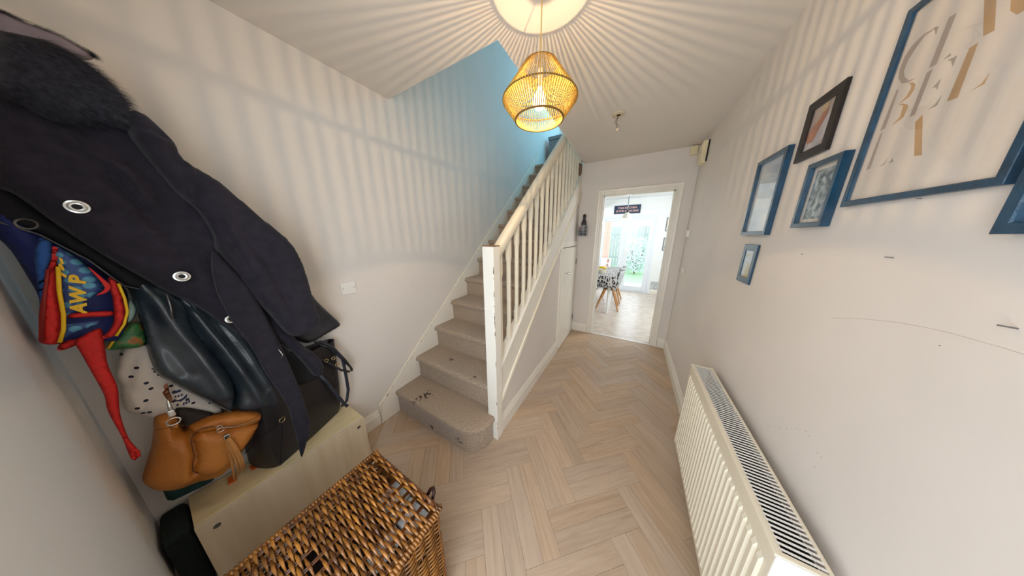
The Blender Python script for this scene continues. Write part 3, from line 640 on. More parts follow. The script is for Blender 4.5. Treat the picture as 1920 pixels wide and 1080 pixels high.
# ------------------------------------------------------------------ storage bench
birch = mat('pale_birch_board', '#e2cfa6', .45, var=.10, vscale=3, stretch=(8, .8, 8), col2='#d6bd8d')
birch2 = mat('pale_birch_front', '#dccbb0', .45, var=.08, vscale=3, stretch=(8, 8, .8), col2='#cfbb9b')
bn = thing('storage_bench', 'low pale birch storage bench against the left wall', 'bench', (-1.53, .18, 0))
BX0, BX1, BY0, BY1, BZ = -1.643, -1.422, -.128, .503, .342
MB().box((BX0, BY0, BZ-.018), (BX1-.0185, BY1, BZ), .0012).build('top_panel', birch, bn)
MB().box((BX1-.018, BY0-.001, .002), (BX1, BY1+.001, BZ-.0025), .0012).build('front_panel', birch2, bn)
for y in (BY0, BY1-.016): MB().box((BX0, y, .002), (BX1-.0185, y+.016, BZ-.0185)).build('side_panel', birch2, bn)
MB().box((BX0, BY0+.017, .03), (BX0+.006, BY1-.017, BZ-.019)).build('back_panel', birch2, bn)
for y in (BY0+.045, BY1-.035):
    q = MB(); q.lathe([(0, .0006), (.0095, .0006), (.011, 0), (.011, -.0003)], (BX1, y, BZ-.05), 20, 'x'); q.box((BX1+.0007, y-.005, BZ-.0515), (BX1+.0012, y+.005, BZ-.0485)); q.box((BX1+.0007, y-.0015, BZ-.055), (BX1+.0012, y+.0015, BZ-.045))
    q.build('cam_cap', steel, bn)

# ------------------------------------------------------------------ wicker hamper
def wick(name, a, b):
    m = mat(name, a, .32, var=.3, vscale=26, col2=b, bump=.3, bscale=120, coat=.35, spec=.6)
    nt = m.node_tree; bs = nt.nodes['Principled BSDF']; src = bs.inputs['Base Color'].links[0].from_socket
    oi = nt.nodes.new('ShaderNodeObjectInfo'); mr = nt.nodes.new('ShaderNodeMapRange'); mr.inputs[3].default_value = .7; mr.inputs[4].default_value = 1.25; nt.links.new(oi.outputs['Random'], mr.inputs[0])
    h = nt.nodes.new('ShaderNodeHueSaturation'); nt.links.new(src, h.inputs['Color']); nt.links.new(mr.outputs[0], h.inputs['Value']); nt.links.new(h.outputs[0], bs.inputs['Base Color']); return m
wk = wick('golden_brown_willow', '#b4762c', '#5a300f'); wk2 = wick('dark_willow', '#7a4515', '#4a260c')
HX0, HX1, HY0, HY1, HZ = -.962, -.520, -.165, .366, .50
hp = thing('wicker_hamper', 'glossy brown wicker hamper with holes along the far end of its lid', 'hamper', (-.74, .1, 0))
stx = [HX0+.022+k*(HX1-HX0-.044)/9 for k in range(10)]
def rod(p0, p1, sc, amp, ph, axis_up, r0=.0032, r1=.0051, seg=8):
    """a weaver running p0->p1 that passes over and under the stakes (positions sc measured along the run)"""
    p0, p1, U = Vector(p0), Vector(p1), Vector(axis_up); L = (p1-p0).length; D = (p1-p0)/L; pitch = sc[1]-sc[0]; pts = []; rs = []
    N = int(L/pitch*seg)
    for i in range(N+1):
        s = L*i/N; w = cos(pi*(s-sc[0])/pitch+ph*pi); pts.append(p0+D*s+U*(amp*w)); rs.append(r0+(r1-r0)*max(0, w)**.7)
    return pts, rs
rows = []; y = HY0+.012
while y < HY1-.004: rows.append(y); y += .0094
for i, y in enumerate(rows):
    segs = [(HX0+.004, HX1-.006)]
    if .300 < y < .340: 
        if y > .31 and y < .334: continue
    if .245 < y < .262: segs = [(HX0+.004, stx[7]+.004), (stx[8]-.004, HX1-.006)]
    if .06 < y < .075: segs = [(HX0+.004, stx[3]), (stx[5], HX1-.006)]
    for (a, b) in segs:
        pts, rs = rod((a, y, HZ+.002), (b, y, HZ+.002), [stx[0]-a, stx[1]-a], .0055, i % 2, (0, 0, 1))
        pts = [Vector((p.x, p.y+.0016*sin(7*p.x+i*1.7)+random.uniform(-.0005, .0005), p.z-.006*((p.x-HX0)/(HX1-HX0)*2-1)**4)) for p in pts]
        MB().tube(pts, rs, 6).build('lid_weaver', wk, hp, smooth='full')
for x in stx:
    for d in (-.0035, .0035):
        MB().tube([(x+d, HY0+.006, HZ-.001), (x+d, .10, HZ+.001), (x+d, HY1-.004, HZ-.001)], .0032, 6).build('lid_stake', wk2, hp, smooth='full')
def wrapped(pts, R=.010, turns=None, name='lid_border'):
    mb = MB(); mb.tube(pts, R*.75, 8); L = (Vector(pts[1])-Vector(pts[0])).length; T = int(L/.0095); N = T*8; D = (Vector(pts[1])-Vector(pts[0])).normalized()
    u = Vector((0, 0, 1)); v = D.cross(u)
    mb.tube([Vector(pts[0])+D*(L*i/N)+(u*cos(2*pi*i/8)+v*sin(2*pi*i/8))*R*.8 for i in range(N+1)], .0042, 5)
    mb.build(name, wk, hp, smooth='full')
wrapped([(HX1-.004, HY0, HZ-.004), (HX1-.004, HY1, HZ-.004)]); wrapped([(HX0+.004, HY0, HZ-.004), (HX0+.004, HY1, HZ-.004)])
wrapped([(HX0+.01, HY0, HZ-.004), (HX1-.01, HY0, HZ-.004)])
for k in range(4):
    MB().tube([(HX0+.002+(HX1-HX0-.004)*t/24, HY1-.010+.006*cos(t*1.1+k*1.57), HZ-.004+.006*sin(t*1.1+k*1.57)) for t in range(25)], .0042, 6).build('end_border', wk2, hp, smooth='full')
# body: stakes and woven courses
per = []
def ring_pts(off, taper):
    return (HX0+.012-off+taper, HX1-.012+off-taper, HY0+.012-off+taper, HY1-.012+off-taper)
bx0, bx1, by0, by1 = HX0+.014, HX1-.014, HY0+.014, HY1-.014
def perim(s):
    Lx, Ly = bx1-bx0, by1-by0; s %= 2*(Lx+Ly)
    if s < Lx: return (bx0+s, by0, 0, -1)
    s -= Lx
    if s < Ly: return (bx1, by0+s, 1, 0)
    s -= Ly
    if s < Lx: return (bx1-s, by1, 0, 1)
    s -= Lx; return (bx0, by1-s, -1, 0)
PERL = 2*((bx1-bx0)+(by1-by0)); NST = 46; bods = []
for ph in (0, 1):
    pts = []; rs = []; N = NST*6
    for i in range(N):
        s = PERL*i/N; x, y, nx, ny = perim(s); w = cos(pi*s/(PERL/NST)+ph*pi); pts.append((x+nx*.005*w, y+ny*.005*w, 0)); rs.append(.0032+.002*max(0, w))
    me = MB().tube(pts, rs, 5, closed=True).mesh('body_weaver'); me.shade_smooth(); me.materials.append(wk); bods.append(me)
z = .012; i = 0
while z < HZ-.035:
    if not (.372 < z < .386): link('body_weaver', bods[i % 2], None, hp, (0, 0, z))
    z += .0104; i += 1
for k in range(NST):
    x, y, nx, ny = perim(PERL*k/NST); MB().tube([(x, y, .004), (x, y, HZ-.014)], .0034, 6).build('body_stake', wk2, hp, smooth='full')
wb_ = MB()
for z in (HZ-.026, HZ-.018): wb_.tube([(bx0-.003, by0-.003, z), (bx1+.003, by0-.003, z), (bx1+.003, by1+.003, z), (bx0-.003, by1+.003, z)], .0055, 6, closed=True)
wb_.build('body_rim', wk2, hp, smooth='full')
MB().box((bx0, by0, .004), (bx1, by1, .012)).build('base_board', wk2, hp)
lp = MB(); lp.tube([(-.615, HY1+.004, HZ-.03), (-.612, HY1+.022, HZ-.012), (-.60, HY1+.026, HZ-.002), (-.585, HY1+.018, HZ-.004), (-.58, HY1+.003, HZ-.02)], .007, 8); lp.build('hinge_loop', mat('dark_red_brown_leather', '#3a1810', .5, var=.3), hp, smooth='full')
# things inside the hamper, glimpsed through the holes
for i, (x0, x1, y0, y1, z) in enumerate(((-.80, -.69, .27, .345, .462), (-.675, -.56, .262, .34, .466), (-.66, -.60, .16, .255, .465))):
    o = thing('folded_paper', ['white paper seen through the middle holes of the hamper lid', 'white paper seen through the right end holes of the hamper lid', 'white paper under the small gap in the hamper lid'][i], 'paper', ((x0+x1)/2, (y0+y1)/2, z-.02))
    MB().box((x0, y0, z-.03), (x1, y1, z), .004).build('sheet', mat('white_paper', '#e8e6e2', .8, var=.05), o)
o = thing('dark_blanket', 'dark folded blanket filling the hamper below the papers', 'blanket', (-.74, .1, .02))
MB().box((bx0+.012, by0+.012, .013), (bx1-.012, by1-.012, .428), .02).build('folded_cloth', mat('dark_brown_cloth', '#241812', .95, var=.3, vscale=20), o)

# ------------------------------------------------------------------ soft goods: closed puffed panels
def smooth_poly(P, sub=4, sharp=()):
    out = []; n = len(P)
    for i in range(n):
        p0, p1, p2, p3 = P[i-1], P[i], P[(i+1) % n], P[(i+2) % n]
        for k in range(sub):
            t = k/sub
            out.append(tuple(.5*((2*p1[j])+(-p0[j]+p2[j])*t+(2*p0[j]-5*p1[j]+4*p2[j]-p3[j])*t*t+(-p0[j]+3*p1[j]-3*p2[j]+p3[j])*t**3) for j in (0, 1)))
    return out
def dseg(P, A, B):
    AB = B-A; L2 = (AB**2).sum()+1e-12; t = np.clip(((P-A)@AB)/L2, 0, 1); return np.sqrt(((P-(A+t[:, None]*AB))**2).sum(1))
def puff(name, poly, x0, T, m, parent=None, W=.05, step=.009, folds=(), wob=.0, back=.25, sub=4, loc=None, lean=(0, 0), seed=0, fr=14):
    """poly in (y, z); front surface bulges towards +x by T, with fold ridges; lean = extra x per unit (y, z)"""
    B = smooth_poly(poly, sub) if sub > 1 else list(poly)
    Bn = np.array(B); nb = len(B); mn, mx = Bn.min(0), Bn.max(0)
    gy, gz = np.meshgrid(np.arange(mn[0], mx[0], step), np.arange(mn[1], mx[1], step*.9)); gy = gy+(np.arange(gy.shape[0]) % 2)[:, None]*step/2
    G = np.stack([gy.ravel(), gz.ravel()], 1)
    ins = np.zeros(len(G), bool)
    for i in range(nb):
        a, b = Bn[i-1], Bn[i]
        c = ((a[1] > G[:, 1]) != (b[1] > G[:, 1])) & (G[:, 0] < (b[0]-a[0])*(G[:, 1]-a[1])/(b[1]-a[1]+1e-15)+a[0]); ins ^= c
    def edge(Q):
        d = np.full(len(Q), 9.)
        for i in range(nb): d = np.minimum(d, dseg(Q, Bn[i-1], Bn[i]))
        return d
    G = G[ins]
    if len(G): G = G[edge(G) > step*.45]
    allv = [Vector(b) for b in B]+[Vector(g) for g in G]
    ov, oe, of, *_ = delaunay_2d_cdt(allv, [(i, (i+1) % nb) for i in range(nb)], [], 1, 1e-6)
    Q = np.array([v[:] for v in ov]); D = edge(Q); s = np.clip(D/W, 0, 1); prof = np.sqrt(np.clip(1-(1-s)**2, 0, 1))
    X = T*prof
    for f in folds:
        pts, amp, wid = f; pts = np.array(pts); d = np.full(len(Q), 9.)
        for i in range(len(pts)-1): d = np.minimum(d, dseg(Q, pts[i], pts[i+1]))
        X += amp*np.exp(-(d/wid)**2)*np.clip(D/.015, 0, 1)
    if wob:
        X += wob*prof*(np.sin(Q[:, 0]*fr*2.1+Q[:, 1]*fr+seed)*.6+np.sin(Q[:, 1]*fr*1.9-Q[:, 0]*fr*.7+2+seed)*.4)
    ln = lean[0]*(Q[:, 0]-Q[:, 0].mean())+lean[1]*(Q[:, 1]-Q[:, 1].max())
    bd = D < 1e-5; N = len(Q); bi = {}; V = [(x0+X[i]+ln[i], Q[i, 0], Q[i, 1]) for i in range(N)]
    for i in range(N):
        if bd[i]: bi[i] = i
        else: bi[i] = len(V); V.append((x0+ln[i]-T*back*prof[i], Q[i, 0], Q[i, 1]))
    F = []
    for f in of:
        F.append(tuple(f)); F.append(tuple(bi[i] for i in reversed(f)))
    o = MB().add(V, F).build(name, m, parent, smooth='full', loc=(0, 0, 0))
    return o
wool = mat('black_wool', '#302d36', .95, var=.3, vscale=30, bump=1.0, bscale=240, sheen=.08, spec=.15)
wool2 = mat('charcoal_wool_facing', '#17171c', .8, var=.3, vscale=60, bump=.5, bscale=260, spec=.3)
nylon = mat('black_nylon', '#25232b', .5, var=.2, vscale=20, bump=.3, bscale=150)
leather = mat('blue_black_leather', '#2d3a41', .40, var=.35, vscale=12, bump=.35, bscale=170, spec=.8, col2='#1b2430', coat=.3)
silver = mat('silver_metal', '#dcdcd8', .2, 1, var=.1)
dots = None
def dot_mat():
    m = mat('dotted_cotton', '#cfc7bd', .9, var=.08, vscale=12, bump=.4, bscale=200); nt = m.node_tree; b = nt.nodes['Principled BSDF']; src = b.inputs['Base Color'].links[0].from_socket
    t = nt.nodes.new('ShaderNodeTexCoord'); mp = nt.nodes.new('ShaderNodeMapping'); mp.inputs['Rotation'].default_value = (0, pi/2, 0); nt.links.new(t.outputs['Object'], mp.inputs[0])
    v = nt.nodes.new('ShaderNodeTexVoronoi'); v.voronoi_dimensions = '2D'; v.inputs['Scale'].default_value = 27; v.inputs['Randomness'].default_value = .75; nt.links.new(mp.outputs[0], v.inputs['Vector'])
    g = nt.nodes.new('ShaderNodeMath'); g.operation = 'LESS_THAN'; g.inputs[1].default_value = .14; nt.links.new(v.outputs['Distance'], g.inputs[0])
    mx = nt.nodes.new('ShaderNodeMix'); mx.data_type = 'RGBA'; nt.links.new(g.outputs[0], mx.inputs[0]); nt.links.new(src, mx.inputs[6]); mx.inputs[7].default_value = lin('#1c1c2c'); nt.links.new(mx.outputs[2], b.inputs['Base Color']); return m

# coat rail behind the coats
cr2 = thing('coat_rail', 'coat rail on the left wall hidden behind the hanging coats', 'rail', (XL, -.05, 1.70))
MB().box((XL+.001, -.19, 1.70), (XL+.02, .12, 1.79), .003).build('rail_board', gloss, cr2)
for y in (-.14, -.03, .08):
    MB().tube([(XL+.02, y, 1.75), (XL+.06, y, 1.745), (XL+.075, y, 1.76), (XL+.075, y, 1.78)], .004, 8).build('hook', steel, cr2, smooth=True)

# black padded jacket behind everything
pj = thing('padded_jacket', 'black padded jacket peeking out behind the wool coat, furthest right', 'jacket', (-1.60, .35, 1.6))
puff('jacket_body', [(0.128,1.808),(0.212,1.690),(0.298,1.512),(0.409,1.282),(0.457,1.139),(0.494,1.060),(0.544,0.960),(0.534,0.938),(0.469,0.917),(0.396,0.896),(0.342,0.921),(0.217,1.097),(0.130,1.423),(0.079,1.630)], -1.60, .04, nylon, pj, W=.03, wob=.003, fr=30)
MB().tube([(-1.566,0.3914,0.9276),(-1.566,0.4459,0.9417),(-1.566,0.5170,0.9663)], .003, 6).build('hem_cord', wool2, pj, smooth='full')
MB().tube([(-1.575,0.3940,1.0183),(-1.575,0.4496,1.0314),(-1.575,0.5059,1.0256)], .0018, 6).build('seam', wool2, pj, smooth='full')

# wool coat: body, dark facing, sleeve, fur collar, belt, eyelets
wc = thing('wool_coat', 'long black wool coat with a fur collar, silver eyelets and hanging belt', 'coat', (-1.45, .1, 1.8))
fold = lambda pts, a, w: (pts, a, w)
puff('coat_body', [(-0.093,1.914),(-0.049,1.903),(0.030,1.895),(0.076,1.852),(0.135,1.771),(0.174,1.572),(0.201,1.445),(0.245,1.194),(0.314,0.968),(0.363,0.874),(0.385,0.801),(0.372,0.750),(0.336,0.749),(0.298,0.877),(0.244,0.996),(0.184,1.051),(0.137,1.093),(0.067,1.232),(0.021,1.304),(-0.019,1.373),(-0.052,1.431),(-0.080,1.487),(-0.101,1.532),(-0.116,1.571),(-0.133,1.613),(-0.152,1.662)], -1.47, .06, wool, wc, W=.05, wob=.004,
  folds=[fold([(-0.001,1.684),(0.052,1.528),(0.078,1.354)], -.014, .012), fold([(-0.126,1.718),(-0.087,1.638),(-0.031,1.509)], .010, .018), fold([(-0.030,1.775),(0.035,1.698),(0.049,1.612)], .026, .016), fold([(-0.069,1.798),(-0.029,1.720),(0.017,1.577),(0.066,1.454),(0.115,1.305)], .012, .035), fold([(-0.003,1.742),(0.055,1.545)], -.012, .014)])
puff('coat_facing', [(-0.152,1.674),(-0.115,1.583),(-0.078,1.500),(-0.050,1.442),(-0.017,1.380),(0.011,1.328),(-0.013,1.333),(-0.027,1.325),(-0.051,1.338),(-0.085,1.428),(-0.132,1.506),(-0.170,1.538),(-0.181,1.550)], -1.49, .03, wool2, wc, W=.03)
MB().tube([(-1.462,-0.1751,1.5466),(-1.462,-0.1657,1.5405),(-1.462,-0.1293,1.5092),(-1.462,-0.0827,1.4325),(-1.462,-0.0497,1.3441),(-1.462,-0.0265,1.3279)], .0022, 6).build('facing_piping', mat('satin_piping', '#4a4a50', .3), wc, smooth='full')
puff('coat_lining', [(0.191,1.033),(0.254,0.975),(0.314,0.849),(0.378,0.848),(0.399,0.774),(0.393,0.726),(0.355,0.696),(0.315,0.695),(0.269,0.710),(0.227,0.794),(0.198,0.889)], -1.53, .03, mat('black_lining', '#08080c', .7), wc, W=.03)
puff('coat_sleeve', [(0.071,1.879),(0.104,1.878),(0.138,1.819),(0.147,1.763),(0.209,1.705),(0.282,1.593),(0.353,1.491),(0.381,1.391),(0.388,1.301),(0.391,1.188),(0.397,1.075),(0.378,1.046),(0.318,1.025),(0.274,1.038),(0.236,1.151),(0.199,1.243),(0.175,1.356),(0.147,1.449),(0.152,1.510),(0.138,1.591),(0.107,1.647),(0.083,1.719),(0.069,1.770),(0.059,1.816)], -1.42, .08, wool, wc, W=.04, wob=.004, seed=2,
  folds=[fold([(0.073,1.815),(0.136,1.791),(0.145,1.729),(0.129,1.630)], .026, .010), fold([(0.135,1.693),(0.178,1.510),(0.211,1.334)], -.020, .014), fold([(0.112,1.814),(0.139,1.761)], -.014, .010), fold([(0.203,1.571),(0.265,1.373),(0.293,1.165)], -.012, .012), fold([(0.170,1.588),(0.246,1.510),(0.331,1.365)], .010, .03)])
MB().tube([(-1.355,0.2189,1.2321),(-1.355,0.2605,1.2330),(-1.355,0.3332,1.2455),(-1.355,0.3697,1.2557)], .0014, 5).build('cuff_seam', wool2, wc, smooth='full')
puff('coat_belt', [(0.137,1.451),(0.149,1.436),(0.174,1.368),(0.201,1.280),(0.220,1.140),(0.238,0.985),(0.248,0.863),(0.257,0.718),(0.258,0.601),(0.258,0.526),(0.233,0.462),(0.198,0.382),(0.192,0.407),(0.198,0.505),(0.199,0.588),(0.200,0.684),(0.185,0.801),(0.167,0.900),(0.152,1.046),(0.128,1.159),(0.116,1.267),(0.116,1.321),(0.123,1.392)], -1.385, .010, wool, wc, W=.012, step=.008)
def eyelet(c, r=.017, nm='eyelet', par=wc, x=None):
    e_ = MB().lathe([(r*.34, .001), (r*.40, .005), (r*.55, .0055), (r*.62, .003), (r*.75, .006), (r*.95, .0055), (r, .001), (r*.6, -.001), (r*.34, .001)], c, 28, 'x').build(nm, silver, par, smooth=True)
    MB().lathe([(0, .002), (r*.36, .002), (r*.36, -.002), (0, -.002)], c, 18, 'x').build('eyelet_hole', mat('black_lining', '#08080c'), e_)
    
for c in [(-1.398,-0.0608,1.5861),(-1.398,0.0570,1.3646)]: eyelet(c, .0185)
eyelet([(-1.402,0.1278,1.1745)][0], .0165)
MB().lathe([(0.011, .001), (.014, .003), (.016, .0005), (.011, .001)], [(-1.462,-0.1376,1.5377)][0], 20, 'x').build('press_stud', steel, wc, smooth=True)
MB().tube([(-1.372,0.2229,0.9960),(-1.372,0.2308,0.9642),(-1.372,0.2227,0.9490)], .0018, 6).build('belt_thread_loop', silver, wc, smooth='full')
# fur collar: a padded core covered in hairs
furm = mat('dark_fur', '#3d3d4a', .6, var=.4, vscale=90, col2='#15151d', spec=.5)
ghost_ = puff('ghost_strip', [(-0.061,2.041),(-0.045,2.054),(-0.025,2.047),(0.016,2.045),(0.049,2.026),(0.050,2.009),(0.009,1.986),(-0.016,1.985),(-0.078,1.970)], -1.45, .02, mat('mauve_grey_ghost', '#8d8088', .5, var=.2, vscale=20), wc, W=.02)  # added pale strip imitating a ghosted edge above the fur
core = [(-0.072,1.977),(-0.039,1.996),(-0.001,2.003),(0.031,1.989),(0.060,1.959),(0.077,1.920),(0.078,1.885),(0.067,1.846),(0.047,1.822),(0.014,1.815),(-0.023,1.806),(-0.054,1.807),(-0.077,1.833),(-0.101,1.856)]
fc = puff('fur_collar', core, -1.42, .075, furm, wc, W=.06, wob=.006)
me = fc.data; hv = []; hf = []; rnd = random.Random(3)
tris = [p for p in me.polygons]; nrm = [p.normal.copy() for p in tris]; cen = [p.center.copy() for p in tris]
flow = Vector((0, 1, -.55)).normalized()
for pi_, (c, nn) in enumerate(zip(cen, nrm)):
    if nn.x < -.35: continue
    for q in range(9):
        vs = [me.vertices[i].co for i in tris[pi_].vertices]; a, b = rnd.random(), rnd.random()
        if a+b > 1: a, b = 1-a, 1-b
        p = vs[0]+(vs[1]-vs[0])*a+(vs[2]-vs[0])*b; L = rnd.uniform(.012, .03)
        d = (nn*.45+flow*.9+Vector((rnd.uniform(-.3, .3), rnd.uniform(-.3, .3), rnd.uniform(-.3, .3)))).normalized(); s_ = d.cross(nn).normalized()*.00055
        k = len(hv); mid = p+d*L*.5+nn*.0015; hv += [(p-s_)[:], (p+s_)[:], (mid+s_*.8)[:], (mid-s_*.8)[:], (p+d*L-nn*.001)[:]]; hf += [(k, k+1, k+2, k+3), (k+3, k+2, k+4)]
# dark fringe along the ghost strip edge
edge_pts = [Vector(q) for q in [(-1.440,-0.0570,2.0430),(-1.440,-0.0448,2.0517),(-1.440,-0.0247,2.0455),(-1.440,0.0161,2.0422),(-1.440,0.0486,2.0239),(-1.440,0.0539,2.0157)]]
for i in range(900):
    t = rnd.random()*(len(edge_pts)-1); j = int(t); p = edge_pts[j].lerp(edge_pts[j+1], t-j)+Vector((rnd.uniform(-.01, .01), 0, rnd.uniform(-.004, .003)))
    d = Vector((rnd.uniform(-.3, .3), 1, rnd.uniform(-.5, .2))).normalized(); L = rnd.uniform(.008, .018); s_ = Vector((0, .2, 1)).cross(d).normalized()*.0006+Vector((0, 0, .0004))
    k = len(hv); hv += [(p-s_)[:], (p+s_)[:], (p+d*L)[:]]; hf.append((k, k+1, k+2))
hm = bpy.data.meshes.new('fur_hairs'); hm.from_pydata(hv, [], hf)
ho = link('fur_hairs', hm, furm, wc); ho['kind'] = 'stuff'

# leather jacket hanging under the coat
lj = thing('leather_jacket', 'blue-black leather jacket hanging below the wool coat', 'jacket', (-1.50, .0, 1.6))
puff('jacket_front', [(-0.052,1.444),(-0.014,1.384),(0.028,1.302),(0.050,1.231),(0.045,1.152),(0.062,1.047),(0.084,0.930),(0.085,0.817),(0.065,0.739),(0.053,0.719),(0.020,0.790),(-0.032,0.909),(-0.060,0.980),(-0.067,1.021),(-0.062,1.097),(-0.052,1.206),(-0.047,1.313),(-0.054,1.368)], -1.525, .045, leather, lj, W=.045, wob=.004, fr=20,
  folds=[fold([(-0.022,1.366),(-0.002,1.220),(0.036,1.045),(0.064,0.819)], .016, .016), fold([(-0.018,1.287),(-0.032,1.125),(-0.009,0.974)], -.012, .02)])
puff('jacket_back', [(0.039,1.298),(0.082,1.219),(0.146,1.089),(0.178,0.958),(0.194,0.814),(0.206,0.686),(0.176,0.650),(0.121,0.669),(0.067,0.720),(0.082,0.815),(0.072,0.934),(0.048,1.051),(0.034,1.154),(0.031,1.234)], -1.535, .05, leather, lj, W=.04, wob=.004, fr=22, seed=1,
  folds=[fold([(0.055,1.211),(0.095,1.037),(0.129,0.825),(0.140,0.711)], .022, .014), fold([(0.093,1.162),(0.130,0.993),(0.169,0.767)], -.014, .012), fold([(0.041,1.237),(0.061,1.004),(0.072,0.779)], -.012, .010)])
zp = MB(); zp.tube([(-1.462,0.0170,1.2981),(-1.462,0.0145,1.2517),(-1.462,0.0093,1.2071)], .0035, 6); zp.build('jacket_zip', steel, lj, smooth='full')
MB().tube([(-1.476,-0.0666,1.0379),(-1.476,-0.0577,0.9985),(-1.476,-0.0305,0.9304),(-1.476,0.0194,0.8128),(-1.476,0.0516,0.7442)], .0022, 6).build('hem_edge', mat('worn_edge', '#6a6a66', .6, var=.5, vscale=80), lj, smooth='full')

# child's backpack
red = mat('red_webbing', '#d8231f', .7, var=.15, vscale=60, bump=.5, bscale=300)
yel = mat('yellow_piping', '#f2c414', .5, var=.1)
navy = mat('royal_navy_fabric', '#0b2066', .75, var=.4, vscale=12, bump=.3, bscale=250)
blu = mat('mid_blue_fabric', '#2559a8', .8, var=.2, vscale=14, bump=.3, bscale=250)
def hexm():
    m = mat('blue_cell_print', '#2f5a94', .55, var=.2, vscale=10); nt = m.node_tree; b = nt.nodes['Principled BSDF']
    t = nt.nodes.new('ShaderNodeTexCoord'); mp = nt.nodes.new('ShaderNodeMapping'); mp.inputs['Rotation'].default_value = (0, pi/2, 0); nt.links.new(t.outputs['Object'], mp.inputs[0])
    v = nt.nodes.new('ShaderNodeTexVoronoi'); v.voronoi_dimensions = '2D'; v.inputs['Scale'].default_value = 40; v.inputs['Randomness'].default_value = .3; nt.links.new(mp.outputs[0], v.inputs['Vector'])
    r = nt.nodes.new('ShaderNodeValToRGB'); e = r.color_ramp.elements; e[0].position = .30; e[0].color = lin('#5aa0c0'); e[1].position = .42; e[1].color = lin('#35538f'); nt.links.new(v.outputs['Distance'], r.inputs[0])
    nt.links.new(r.outputs[0], b.inputs['Base Color']); return m
hx = hexm()
bk = thing('child_backpack', 'bright blue and red child backpack with yellow lettering hanging at far left', 'backpack', (-1.45, -.15, 1.5))
puff('bag_body', [(-0.165,1.634),(-0.144,1.589),(-0.117,1.510),(-0.087,1.425),(-0.053,1.338),(-0.057,1.273),(-0.071,1.214),(-0.094,1.159),(-0.119,1.158),(-0.156,1.175),(-0.181,1.180),(-0.204,1.194),(-0.192,1.262),(-0.177,1.325),(-0.176,1.389),(-0.178,1.466),(-0.187,1.537)], -1.52, .07, navy, bk, W=.05, wob=.004)
puff('side_panel', [(-0.133,1.495),(-0.125,1.497),(-0.120,1.477),(-0.144,1.390),(-0.173,1.286),(-0.168,1.333),(-0.155,1.415),(-0.146,1.459)], -1.45, .012, blu, bk, W=.02)
puff('print_pocket', [(-0.119,1.476),(-0.095,1.434),(-0.079,1.370),(-0.078,1.343),(-0.103,1.314),(-0.130,1.278),(-0.151,1.263),(-0.155,1.254),(-0.135,1.254),(-0.104,1.248),(-0.096,1.240),(-0.119,1.226),(-0.143,1.218),(-0.169,1.204),(-0.174,1.200),(-0.157,1.278),(-0.136,1.388)], -1.46, .018, hx, bk, W=.02)
puff('zip_band', [(-0.121,1.475),(-0.115,1.467),(-0.127,1.419),(-0.141,1.350),(-0.152,1.279),(-0.165,1.224),(-0.177,1.196),(-0.196,1.207),(-0.190,1.243),(-0.171,1.317),(-0.148,1.391),(-0.129,1.450)], -1.45, .014, red, bk, W=.008)
MB().tube([(-1.434,-0.1248,1.4197),(-1.434,-0.1389,1.3515),(-1.434,-0.1494,1.2809),(-1.434,-0.1592,1.2373),(-1.434,-0.1720,1.2018)], .0035, 8).build('yellow_piping', yel, bk, smooth='full')
MB().tube([(-1.436,-0.1387,1.4137),(-1.436,-0.1615,1.3329),(-1.436,-0.1906,1.2134)], .003, 6).build('zip_teeth', mat('dark_red_zip', '#8d1512', .5), bk, smooth='full')
puff('red_band', [(-0.067,1.375),(-0.056,1.355),(-0.058,1.305),(-0.064,1.260),(-0.077,1.221),(-0.096,1.191),(-0.111,1.186),(-0.116,1.193),(-0.100,1.212),(-0.087,1.244),(-0.076,1.301)], -1.44, .014, red, bk, W=.008)
MB().tube([(-1.427,-0.0550,1.3562),(-1.427,-0.0559,1.3063),(-1.427,-0.0613,1.2618),(-1.427,-0.0749,1.2234),(-1.427,-0.0948,1.1900)], .0028, 8).build('yellow_piping', yel, bk, smooth='full')
puff('red_trim', [(-0.087,1.415),(-0.071,1.365),(-0.069,1.348),(-0.078,1.332),(-0.095,1.326),(-0.079,1.343),(-0.079,1.367)], -1.435, .010, red, bk, W=.012)
puff('red_trim', [(-0.140,1.280),(-0.110,1.277),(-0.084,1.270),(-0.087,1.255),(-0.118,1.260),(-0.145,1.268)], -1.44, .008, red, bk, W=.012)
# yellow lettering seen on the pocket
O_, A_, B_ = [Vector(q) for q in [(-1.437,-0.1199,1.2703),(-1.437,-0.0962,1.3866),(-1.437,-0.1413,1.2810)]]
me = textmesh('AW P', 1, 0, bold=.05); xs = [v.co.x for v in me.vertices]; ys_ = [v.co.y for v in me.vertices]; w_, h_ = max(xs)-min(xs), max(ys_)-min(ys_)
for v in me.vertices:
    u, t = (v.co.x-min(xs))/w_, (v.co.y-min(ys_))/h_; v.co = O_+(A_-O_)*u+(B_-O_)*t
link('lettering', me, yel, bk)
for q in ([(-0.124,1.424),(-0.120,1.431),(-0.119,1.420),(-0.119,1.409),(-0.122,1.407),(-0.124,1.415)], [(-0.119,1.445),(-0.115,1.442),(-0.116,1.428),(-0.119,1.425)], [(-0.127,1.407),(-0.124,1.401),(-0.120,1.392),(-0.123,1.386),(-0.127,1.395)]):
    MB().extr(q, -1.4415, -1.4375).build('lettering', yel, bk)
st_ = thing('red_strap', 'long red webbing strap dangling below the blue backpack', 'strap', (-1.44, -.12, 1.2))
